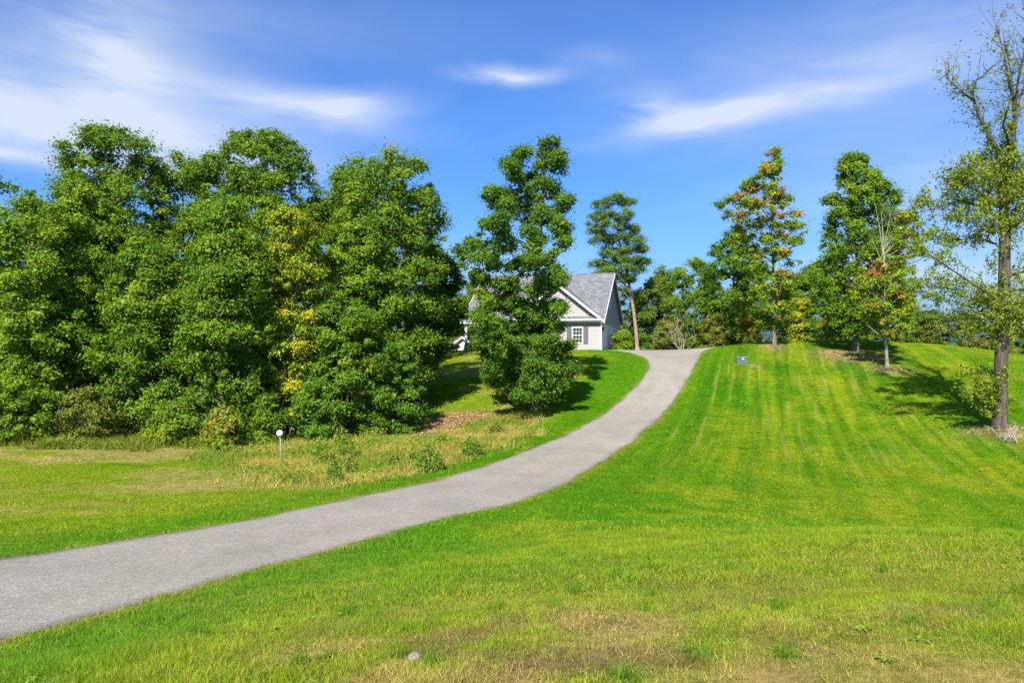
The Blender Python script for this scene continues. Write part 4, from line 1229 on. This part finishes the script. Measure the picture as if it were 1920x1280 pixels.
# big half bare tree at the right edge
BT_Y = 33.0
def big_tree():
    rng = np.random.default_rng(77)
    bx = (1875 - CX) / F * BT_Y; bz = gz(bx, BT_Y)
    root = empty('tall_sparse_tree', (bx, BT_Y, bz))
    tag(root, 'tall half bare tree with sparse leaves at the right picture edge', 'tree')
    off = np.array([bx, BT_Y, bz]); Q = lambda x, y, d=0: np.array(P(x, y, BT_Y + d)) - off
    mb = MB()
    tpx = [(1875, 830), (1875, 806), (1875, 790), (1876, 740), (1877, 680), (1880, 600), (1883, 520), (1884, 450), (1883, 400), (1884, 362)]
    tr_ = [.50, .40, .33, .30, .285, .27, .255, .24, .225, .21]
    mb.tube([Q(*p) for p in tpx], tr_, 12, cap=False)
    limbs_ = [([(1884, 362), (1892, 320), (1900, 270), (1903, 225), (1901, 185)], .15, .09), ([(1901, 185), (1893, 165), (1886, 120), (1876, 75), (1869, 48), (1880, 22)], .07, .015),
              ([(1901, 185), (1897, 140), (1888, 95), (1880, 60)], .055, .012), ([(1902, 200), (1910, 150), (1920, 100), (1926, 50), (1930, 10)], .07, .015), ([(1903, 225), (1915, 175), (1935, 140), (1955, 110)], .05, .012),
              ([(1884, 362), (1876, 300), (1862, 268), (1850, 250), (1842, 232), (1834, 210), (1826, 190)], .12, .065), ([(1826, 190), (1812, 178), (1795, 165), (1781, 150), (1776, 138), (1782, 132)], .05, .012),
              ([(1828, 195), (1824, 172), (1830, 150), (1845, 140), (1850, 130)], .04, .01), ([(1895, 300), (1888, 260), (1882, 235), (1893, 200)], .07, .03),
              ([(1884, 400), (1865, 375), (1840, 365), (1820, 350), (1790, 340), (1765, 335)], .08, .012), ([(1884, 380), (1910, 345), (1935, 320), (1965, 290)], .10, .02),
              ([(1883, 420), (1860, 400), (1835, 385), (1805, 375), (1770, 385), (1740, 395), (1722, 385)], .07, .012),
              ([(1869, 458), (1845, 450), (1830, 446), (1805, 449), (1790, 451), (1768, 447), (1750, 447)], .06, .01),
              ([(1881, 575), (1866, 561), (1848, 548), (1830, 535), (1797, 514), (1764, 492), (1741, 476)], .09, .012), ([(1817, 527), (1795, 532), (1777, 536), (1750, 537), (1722, 538)], .035, .008),
              ([(1883, 525), (1900, 514), (1925, 508), (1960, 500)], .09, .03), ([(1882, 560), (1900, 550), (1930, 560), (1955, 570)], .06, .015), ([(1884, 440), (1905, 420), (1940, 400)], .08, .02),
              ([(1880, 620), (1862, 605), (1840, 600), (1820, 590)], .05, .01), ([(1876, 745), (1862, 730), (1848, 715), (1835, 700)], .035, .008), ([(1876, 760), (1860, 755), (1840, 745)], .03, .008)]
    tips = []
    for pts, r0, r1 in limbs_:
        sgn = rng.normal(0, .9)
        q = []
        for i, p in enumerate(pts):
            t = i / (len(pts) - 1)
            q.append(Q(p[0] + rng.normal(0, 1.0), p[1], sgn * t * 1.6))
        n = len(q)
        mb.tube(q, [r0 + (r1 - r0) * (i / (n - 1)) ** .8 for i in range(n)], 7, cap=False)
        for j in range(n * 4):
            i = int(rng.integers(1, n)); f_ = rng.random(); a = q[i - 1] + (q[i] - q[i - 1]) * f_
            d = unit((q[i] - q[i - 1])[None])[0]
            e = a + (d * .7 + rng.normal(0, .55, 3) + np.array([0, 0, .15])) * rng.uniform(.5, 1.5)
            ps = limb(mb, a, e, max(min(r0 * .35, .02), .008), .003, rng, 4, -.03, 4)
            tips.append(ps)
            if rng.random() < .6:
                b = ps[2]; ps2 = limb(mb, b, b + (d * .5 + rng.normal(0, .6, 3)) * .6, .007, .003, rng, 3, 0, 4); tips.append(ps2)
    mb.build('trunk', MAT['bark_dark'], root, smooth=True)
    pos = []
    zdens = lambda z: .30 + .85 * sstep_f((CY - 160) / F * BT_Y - bz, (CY - 330) / F * BT_Y - bz, z)
    for ps in tips:
        for p in ps[1:]:
            z = p[2]; m = int(rng.poisson(6.5 * zdens(z)))
            for _ in range(m): pos.append(p + rng.normal(0, .11, 3))
    # fuller masses in the lower crown
    for (x, y, rx, ry, n) in [(1840, 330, 45, 28, 700), (1870, 300, 40, 28, 600), (1900, 330, 40, 40, 800), (1850, 375, 45, 26, 600), (1800, 345, 30, 18, 250), (1905, 400, 30, 40, 500), (1815, 410, 36, 22, 300), (1860, 440, 30, 40, 350), (1885, 560, 60, 30, 550), (1830, 560, 45, 22, 350),
                              (1910, 600, 40, 35, 600), (1850, 600, 50, 25, 450), (1870, 650, 25, 30, 80), (1740, 380, 22, 26, 150), (1735, 440, 25, 14, 80), (1838, 715, 32, 28, 420), (1850, 755, 22, 22, 220), (1870, 500, 14, 50, 120), (1882, 260, 20, 30, 200)]:
        n = int(n * 2.8); d = unit(rng.normal(size=(n, 3))) * rng.random((n, 1)) ** .4
        k = BT_Y / F
        cl = rng.normal(0, .55, (max(2, n // 60), 3))[rng.integers(0, max(2, n // 60), n)]
        c = np.c_[(x - CX) * k + d[:, 0] * rx * k * .45, BT_Y + d[:, 1] * rx * k * .45, (CY - y) * k + d[:, 2] * ry * k * .45] + cl * np.array([rx, rx, ry]) * k * .95 - off
        pos += list(c)
    pos = np.array(pos); n = len(pos)
    nrm = unit(rng.normal(0, .6, (n, 3)) + np.array([0, -.15, .5])); ax_ = unit(rng.normal(0, .5, (n, 3)) + np.array([0, 0, -.6]))
    L = rng.uniform(.10, .18, n); c = pick(rng, 'olive', n) * .4 + pick(rng, 'yellowing', n) * .3 + pick(rng, 'bright', n) * .3
    me = leaves('crown', pos, nrm, ax_, L, L * rng.uniform(.4, .6, n), c * rng.uniform(.75, 1.2, n)[:, None], MAT['leaf'])
    link(bpy.data.objects.new('crown', me), root)
def sstep_f(a, b, x):
    t = min(1, max(0, (x - a) / (b - a))); return t * t * (3 - 2 * t)
big_tree()

# brush pile by the trunk
p = cast(1897, 826)
bp_ = empty('brush_pile', (p[0], p[1], gz(*p))); tag(bp_, 'heap of pale dead branches beside the tall sparse tree', 'brush pile')
rng = np.random.default_rng(8)
for i in range(16):
    m = MB(); a = rng.uniform(0, 6.28); e = np.array([math.cos(a) * rng.uniform(.25, .7), math.sin(a) * .4, rng.uniform(.25, .72)])
    s0 = np.array([rng.normal(0, .25), rng.normal(0, .2), -.05]); ps = limb(m, s0, s0 + e, .022, .009, rng, 4, .1, 5)
    limb(m, ps[2], ps[2] + rng.normal(0, .25, 3) + np.array([0, 0, .15]), .012, .005, rng, 3, 0, 4)
    m.build('stick', MAT['deadwood'], bp_, smooth=True)

# ------------------------------------------------------------------ trees behind the crest and the house
BG = 'trees behind the hill crest'
for i, (x, Y, top, bot, w, pal, n, per, lab) in enumerate([
        (1375, 72, 440, 640, 105, 'oak', 120, 200, 'dense dark tree behind the slender rust coloured one'),
        (1285, 80, 490, 650, 120, 'green', 110, 190, 'round leafy tree right of the pine, behind the drive'),
        (1225, 78, 528, 650, 80, 'far', 70, 180, 'low tree between the pine and the round leafy tree'),
        (1490, 82, 508, 640, 100, 'far', 80, 180, 'low tree in the gap right of the slender tree'),
        (1545, 80, 500, 640, 90, 'oak', 80, 180, 'dark tree half behind the left side of the maple'),
        (1705, 78, 528, 640, 90, 'far', 70, 180, 'low tree behind the red leaved tree'),
        (1180, 90, 545, 650, 110, 'oak', 70, 160, 'dark tree behind the foot of the pine'),
        (895, 92, 520, 650, 90, 'far', 70, 160, 'pale tree seen over the roof left of the oak'),
        (1430, 95, 540, 650, 130, 'oak', 70, 160, 'dim tree filling the gap behind the slender tree'),
        (1630, 92, 545, 650, 130, 'oak', 70, 160, 'dim tree directly behind the maple trunk'),
        (845, 90, 555, 655, 110, 'far', 70, 160, 'pale tree behind the small white building'),
        (1330, 98, 540, 650, 120, 'oak', 60, 160, 'dim tree between the round leafy and dense dark trees')]):
    tree('background_tree', lab, x, Y, hump(Y, x, top - 8, w * 1.3, bot), n, per, .22, pal, group=BG, seed=80 + i, tr=.2, size=(.55, 1.2), limbs=14, dense=1.7, loose_share=.65, keep=6)
for i, (x, Y, top, bot, w, pal, n, lab) in enumerate([
        (1395, 64, 556, 640, 55, 'orange', 45, 'gold leaved shrub left of the slender tree trunk'), (1562, 68, 585, 638, 60, 'orange', 45, 'orange shrub just left of the maple trunk'),
        (1500, 68, 560, 640, 50, 'yellowing', 45, 'thin yellowing shrub right of the slender tree trunk'), (1800, 74, 588, 655, 130, 'olive', 110, 'wide dark olive bush on the crest left of the sparse tree'),
        (1905, 74, 612, 668, 110, 'olive', 70, 'low bush behind the sparse tree at the right edge'), (1340, 66, 590, 652, 70, 'olive', 60, 'olive shrub at the right end of the drive crest'),
        (1255, 68, 600, 655, 70, 'olive', 60, 'low dull shrub behind the drive, right of the pine'), (1690, 70, 575, 640, 70, 'maple', 60, 'green shrub right of the red leaved tree'), (1168, 66, 620, 657, 42, 'bright', 60, 'clipped bright bush at the right wall of the house'),
        (1620, 72, 560, 640, 80, 'maple', 60, 'green shrub behind the maple trunk'), (1745, 76, 600, 648, 50, 'olive', 40, 'small olive bush between the red leaved tree and the wide bush')]):
    tree('shrub', lab, x, Y, [(top, x - w * .25, x + w * .25), (top + (bot - top) * .3, x - w * .45, x + w * .45), (bot, x - w * .45, x + w * .45)], n, 170, .16, pal, cat='shrub', group='shrubs on the hill crest', seed=110 + i, tr=.05, size=(.3, .65), limbs=14, top_frac=.7)
# leafless grey shrub by the drive crest
p = (P(1280, 655, 63)[0], 63.0)
gb_ = empty('bare_shrub', (p[0], p[1], gz(*p))); tag(gb_, 'leafless grey shrub at the top of the driveway', 'shrub')
m = MB(); rng = np.random.default_rng(31)
for i in range(11):
    e = np.array([rng.normal(0, .9), rng.normal(0, .5), rng.uniform(1.6, 3.4)])
    ps = limb(m, (rng.normal(0, .15), rng.normal(0, .1), -.1), e, .022, .006, rng, 5, 0, 5)
    for _ in range(5):
        b = ps[int(rng.integers(2, 6))]; limb(m, b, b + rng.normal(0, .3, 3) + np.array([0, 0, .45]), .009, .003, rng, 3, 0, 4)
m.build('branch', MAT['deadwood'], gb_, smooth=True)
# house planting
for i, (x, Y, h, w, pal, lab) in enumerate([(1072, 61.9, .95, 1.2, 'green', 'small bush under the left shutter of the house'), (884, 65.0, .8, 1.6, 'olive', 'low reddish green bush at the foot of the porch column'), (1030, 62.3, 1.1, 1.6, 'green', 'bush at the front wall behind the oak'), (850, 66, .7, 1.6, 'olive', 'low dry shrub in front of the small white building')]):
    bx = (x - CX) / F * Y; z0 = gz(bx, Y); pyb = CY - z0 * F / Y; pyt = pyb - h * F / Y; wp = w * F / Y
    tree('shrub', lab, x, Y, [(pyt, x - wp * .3, x + wp * .3), ((pyt + pyb) / 2, x - wp * .5, x + wp * .5), (pyb - 3, x - wp * .45, x + wp * .45)], 30, 150, .10, pal, cat='shrub', group='bushes around the house', seed=130 + i, tr=.02, size=(.2, .38), limbs=8, top_frac=.6)
# the far wood on the horizon: one mass
rng = np.random.default_rng(200)
n = 1000
an = rng.uniform(-1.25, 1.25, n); R_ = rng.uniform(120, 175, n)
c = np.c_[np.sin(an) * R_, np.cos(an) * R_, rng.uniform(0, 1, n) ** 1.3]
h_ = 8.5 + 4 * vnoise(an * 14, np.zeros(n), 5)
c[:, 2] = ground_z(c[:, 0], c[:, 1]) + c[:, 2] * h_
d_ = clump_leaves(rng, c, rng.uniform(1.2, 2.4, n), np.zeros(n), 0, 34, .85, 'far')
tag(link(bpy.data.objects.new('distant_wood', leaves('distant_wood', *d_, MAT['leaf']))), 'far belt of woodland on the horizon', 'woodland', None, 'stuff')
# ------------------------------------------------------------------ grass and weeds (uncountable: one object each)
def blades(name, x, y, H, Wd, col, rng, lean=0.35, seg=1, label='', cat='grass', zoff=-0.012):
    n = len(x)
    z = ground_z(x, y) + zoff
    an = rng.uniform(0, 2 * math.pi, n); la = rng.uniform(0, 2 * math.pi, n)
    ln = np.abs(rng.normal(0, lean, n)) * H
    b = np.c_[x, y, z]; sd = np.c_[np.cos(an), np.sin(an), np.zeros(n)] * (Wd * .5)[:, None]
    tip = b + np.c_[np.cos(la) * ln, np.sin(la) * ln, H]
    i = np.arange(n)[:, None]
    if seg == 1:
        V = np.stack([b - sd, b + sd, tip], 1).reshape(-1, 3)
        T = i * 3 + [0, 1, 2]; C = col
    else:
        mid = b + np.c_[np.cos(la) * ln * .3, np.sin(la) * ln * .3, H * .6]
        V = np.stack([b - sd, b + sd, mid - sd * .8, mid + sd * .8, tip], 1).reshape(-1, 3)
        T = np.hstack([i * 5 + [0, 1, 3], i * 5 + [0, 3, 2], i * 5 + [2, 3, 4]]).reshape(-1, 3); C = np.repeat(col, 3, 0)
    o = link(bpy.data.objects.new(name, fast_mesh(name, V, T, MAT['blade'], C)))
    tag(o, label, cat, None, 'stuff')
    return o


def scatter(rng, y0, y1, dens, slope=0.80, margin=1.2):
    area = (slope * (y1 * y1 - y0 * y0) + 2 * margin * (y1 - y0))
    n = int(area * dens)
    y = np.sqrt(rng.random(n) * (y1 * y1 - y0 * y0) + y0 * y0)
    x = rng.uniform(-1, 1, n) * (slope * y + margin)
    return x, y


def turf(rng, x, y, h0, w0, far=False):
    sd = road_sd(x, y)
    und = inpoly(x, y, UNDER) | inpoly(x, y, MULCH)
    keep = (sd > rng.uniform(-.20, .05, len(x))) & ~und
    d = dryness(x, y)
    br = fbm(x * 2.1 + 9, y * 2.1, 71, 3)
    bare = sstep(.7, 1.1, d) * .5
    keep &= rng.random(len(x)) > bare
    x, y, d = x[keep], y[keep], d[keep]
    tuft = fbm(x * 1.9, y * 1.9, 33, 3)
    H = h0 * (0.75 + .75 * sstep(.45, .75, tuft)) * rng.uniform(.55, 1.35, len(x)) * (1 - .35 * np.clip(d, 0, 1))
    c = cover(x, y) * 1.45
    c = c * rng.uniform(.55, 1.35, len(x))[:, None] * (.62 + .72 * fbm(x * 5.5, y * 5.5, 35, 3))[:, None]
    dead = rng.random(len(x)) < (.07 + .45 * np.clip(d, 0, 1))
    c = np.where(dead[:, None], lerp(c, TAN * rng.uniform(.9, 1.7, len(x))[:, None], np.full(len(x), .7)), c)
    c = np.where((rng.random(len(x)) < .22)[:, None], lerp(c, LUSH * 1.6, np.full(len(x), .5)), c)
    return x, y, H, w0 * rng.uniform(.7, 1.3, len(x)), c


rng = np.random.default_rng(300)
x, y = scatter(rng, 2.6, 6.2, 7200)
blades('near_grass', *turf(rng, x, y, .046, .0062), rng, .9, 1, 'close blades of patchy green and dry lawn grass in the foreground')
x, y = scatter(rng, 6.2, 12, 2500)
blades('middle_grass', *turf(rng, x, y, .058, .010), rng, .8, 1, 'lawn grass on the near slope beside the lower driveway')
x, y = scatter(rng, 12, 26, 330)
blades('lawn_grass', *turf(rng, x, y, .065, .018), rng, .8, 1, 'short lawn grass around the bend of the driveway')
x, y = scatter(rng, 26, 60, 70)
blades('hill_grass', *turf(rng, x, y, .07, .035), rng, .8, 1, 'short mown grass on the upper lawn')
# long tufts in the near lawn
k = 70
cx_ = rng.uniform(-1, 1, k); cy_ = np.sqrt(rng.random(k) * (11 ** 2 - 3.0 ** 2) + 9); cx_ = cx_ * (cy_ * .8 + .5)
q = np.repeat(np.arange(k), 34); x = cx_[q] + rng.normal(0, .035, len(q)); y = cy_[q] + rng.normal(0, .035, len(q))
ok = road_sd(x, y) > .1; x, y = x[ok], y[ok]
blades('grass_tufts', x, y, rng.uniform(.06, .15, len(x)), rng.uniform(.004, .007, len(x)), np.array((0.085, 0.19, 0.010)) * rng.uniform(.8, 1.5, len(x))[:, None], rng, .6, 2, 'taller dark green tufts dotted through the near lawn')


def in_area(rng, poly, dens):
    p = np.array(poly); lo, hi = p.min(0), p.max(0)
    n = int((hi - lo).prod() * dens); x = rng.uniform(lo[0], hi[0], n); y = rng.uniform(lo[1], hi[1], n)
    k = inpoly(x + (fbm(x * .5, y * .5, 81, 3) - .5) * 5 + rng.normal(0, .5, n), y + (fbm(x * .5, y * .5, 82, 3) - .5) * 4 + rng.normal(0, .5, n), poly); return x[k], y[k]


x, y = in_area(rng, WEEDS, 420)
pt_ = fbm(x * .55, y * .55, 301, 3)
cA = np.array((0.27, 0.225, 0.05)); cB = np.array((0.155, 0.175, 0.02)); cC = np.array((0.105, 0.17, 0.014)); cD = np.array((0.20, 0.115, 0.05))
pc = np.where((pt_ < .40)[:, None], cC, np.where((pt_ < .50)[:, None], cB, cA)); pc = np.where((rng.random(len(x)) < .12)[:, None], cD, pc)
blades('tall_weeds', x, y, rng.uniform(.06, .34, len(x)) * (.5 + pt_), rng.uniform(.015, .04, len(x)), pc * rng.uniform(1.1, 2.2, len(x))[:, None], rng, .9, 1, 'rough strip of tall dry grass and weeds below the wood', 'weeds')
EDGE = W2((-60, 842), (60, 838), (200, 845), (330, 842), (420, 836), (430, 818), (330, 818), (200, 815), (60, 812), (-60, 812))
x, y = in_area(rng, EDGE, 420)
blades('edge_weeds', x, y, rng.uniform(.12, .6, len(x)), rng.uniform(.02, .05, len(x)), pick(rng, 'olive', len(x)) * rng.uniform(.9, 1.8, len(x))[:, None], rng, .8, 1, 'olive weeds along the foot of the wood at left', 'weeds')
# leafy ground plants in the weed strip and at the wood's foot
for i, (px, py, w, h, pal, lab) in enumerate([
        (603, 868, .75, 1.0, 'bright', 'bright leafy weed right of the round marker'), (650, 862, .8, .9, 'bright', 'light green weed below the thin stems'), (627, 905, .5, .6, 'cool', 'small dark weed nearest the driveway on the left'),
        (660, 892, .55, .65, 'olive', 'brownish weed in the middle of the weed strip'), (805, 882, 1.1, .75, 'cool', 'wide dark green weed patch at the driveway verge'), (775, 872, .5, .6, 'bright', 'small light weed left of the wide dark patch'),
        (885, 855, .9, .65, 'cool', 'dark green weed at the upper end of the verge'), (830, 838, .6, .5, 'bright', 'fresh green weed below the leaf litter'), (930, 815, .8, .55, 'olive', 'olive weed beside the leaf litter near the oak'),
        (795, 795, .6, .5, 'bright', 'bright weed at the upper left corner of the leaf litter'), (740, 878, .5, .45, 'olive', 'small brown weed in the dry middle of the strip'), (640, 835, .8, .7, 'turning', 'rusty leaved weed under the small multi stemmed tree')]):
    pw_ = cast(px, py); r_ = np.random.default_rng(400 + i)
    root = empty('weed_plant', (pw_[0], pw_[1], gz(*pw_))); tag(root, lab, 'weed', 'leafy weeds in the strip below the wood')
    h *= 1.35; n = int(520 * w); a = r_.uniform(0, 6.28, n); q = np.sqrt(r_.random(n)) * w * .5; zz = h * r_.random(n) ** .8 * (1 - (q / (w * .62)) ** 2)
    pos = np.c_[np.cos(a) * q, np.sin(a) * q * .8, zz]
    nrm = unit(r_.normal(0, .5, (n, 3)) + np.array([0, -.1, .7])); ax_ = unit(np.c_[np.cos(a), np.sin(a), r_.normal(-.2, .4, n)])
    L = r_.uniform(.08, .16, n)
    link(bpy.data.objects.new('foliage', leaves('foliage', pos, nrm, ax_, L, L * .5, pick(r_, pal, n) * r_.uniform(.8, 1.25, n)[:, None], MAT['leaf'])), root)
    m = MB()
    for _ in range(7): e = np.array([r_.normal(0, w * .25), r_.normal(0, w * .2), h * r_.uniform(.5, .9)]); limb(m, (r_.normal(0, .04), 0, -.05), e, .012, .004, r_, 3, 0, 4)
    m.build('stem', MAT['bark'], root)
# dry leaves: litter patch and under the maple
x, y = in_area(rng, MULCH, 300)
ex = []
for (p, r, n) in [(ROOTS[0][0], 1.8, 900), (ROOTS[3][0], 1.2, 300), (ROOTS[2][0], 1.0, 250), (ROOTS[1][0], .8, 150), (ROOTS[4][0], 1.1, 250)]:
    ex.append(np.c_[p[0] + rng.normal(0, r * .7, n), p[1] + rng.normal(0, r * .6, n)])
ex = np.vstack(ex); x = np.r_[x, ex[:, 0]]; y = np.r_[y, ex[:, 1]]; n = len(x)
pos = np.c_[x, y, ground_z(x, y) + .03 + rng.uniform(0, .04, n)]
nrm = unit(rng.normal(0, .35, (n, 3)) + np.array([0, 0, 1])); L = rng.uniform(.06, .15, n)
cl = np.array([(0.46, 0.30, 0.15), (0.36, 0.21, 0.10), (0.25, 0.14, 0.07), (0.52, 0.37, 0.20)])[rng.integers(0, 4, n)]
tag(link(bpy.data.objects.new('leaf_litter', leaves('leaf_litter', pos, nrm, rng.normal(size=(n, 3)), L, L * .6, cl, MAT['leaf']))), 'brown fallen leaves and wood chips lying on bare ground', 'leaf litter', None, 'stuff')
# a pale stone in the worn turf
p = cast(777, 1234)
m = MB(); rs = np.random.default_rng(9); v = []; f = []
for i in range(7):
    for k in range(10):
        th = math.pi * i / 6; r = .036 * (1 + .06 * rs.normal()); v.append((r * 1.2 * math.sin(th) * math.cos(k * .628), r * math.sin(th) * math.sin(k * .628), r * .75 * math.cos(th) + .02))
for i in range(6):
    for k in range(10): f.append((i * 10 + k, i * 10 + (k + 1) % 10, (i + 1) * 10 + (k + 1) % 10, (i + 1) * 10 + k))
m.add(v, f); so_ = m.build('stone', MAT['stone']); so_.location = (p[0], p[1], gz(*p) - .01); tag(so_, 'small pale stone lying in the worn turf in front', 'stone')

# low broad-leaved weeds and a few fallen leaves in the near turf
k = 110
cy_ = np.sqrt(rng.random(k) * (10 ** 2 - 3.0 ** 2) + 9); cx_ = rng.uniform(-1, 1, k) * (cy_ * .8 + .5)
q = np.repeat(np.arange(k), 14); n = len(q)
a = rng.uniform(0, 6.28, n); r_ = rng.uniform(.015, .06, n)
x = cx_[q] + np.cos(a) * r_; y = cy_[q] + np.sin(a) * r_
ok = road_sd(x, y) > .15; x, y, a, q = x[ok], y[ok], a[ok], q[ok]; n = len(x)
pos = np.c_[x, y, ground_z(x, y) + rng.uniform(.012, .035, n)]
nrm = unit(np.c_[np.cos(a) * .3, np.sin(a) * .3, np.ones(n)] + rng.normal(0, .2, (n, 3)))
L = rng.uniform(.022, .042, n)
cw = np.array([(0.11, 0.21, 0.02), (0.15, 0.24, 0.02), (0.10, 0.19, 0.02)])[q % 3]
tag(link(bpy.data.objects.new('broadleaf_weeds', leaves('broadleaf_weeds', pos, nrm, np.c_[np.cos(a), np.sin(a), np.zeros(n)], L, L * .55, cw * rng.uniform(.8, 1.3, n)[:, None], MAT['leaf']))), 'small broad leaved weeds scattered through the foreground turf', 'weeds', None, 'stuff')

# leafy undergrowth mixed into the weed strip and along the wood edge
x1, y1 = in_area(rng, WEEDS, 22); x2, y2 = in_area(rng, EDGE, 95)
x = np.r_[x1, x2]; y = np.r_[y1, y2]
pn = fbm(x * .9, y * .9, 321, 3); k_ = rng.random(len(x)) < sstep(.46, .60, pn); x, y, pn = x[k_], y[k_], pn[k_]
q = np.repeat(np.arange(len(x)), 7); n = len(q)
pos = np.c_[x[q] + rng.normal(0, .10, n), y[q] + rng.normal(0, .10, n), np.zeros(n)]
pos[:, 2] = ground_z(pos[:, 0], pos[:, 1]) + rng.uniform(.05, .5, n) * (pn[q] * 1.3)
nrm = unit(rng.normal(0, .5, (n, 3)) + np.array([0, -.1, .7])); L = rng.uniform(.06, .13, n)
cu = pick(rng, 'olive', n) * .5 + pick(rng, 'bright', n) * .5
tag(link(bpy.data.objects.new('undergrowth', leaves('undergrowth', pos, nrm, rng.normal(size=(n, 3)), L, L * .5, cu * rng.uniform(.8, 1.4, n)[:, None], MAT['leaf']))), 'leafy undergrowth mixed through the rough strip below the wood', 'undergrowth', None, 'stuff')
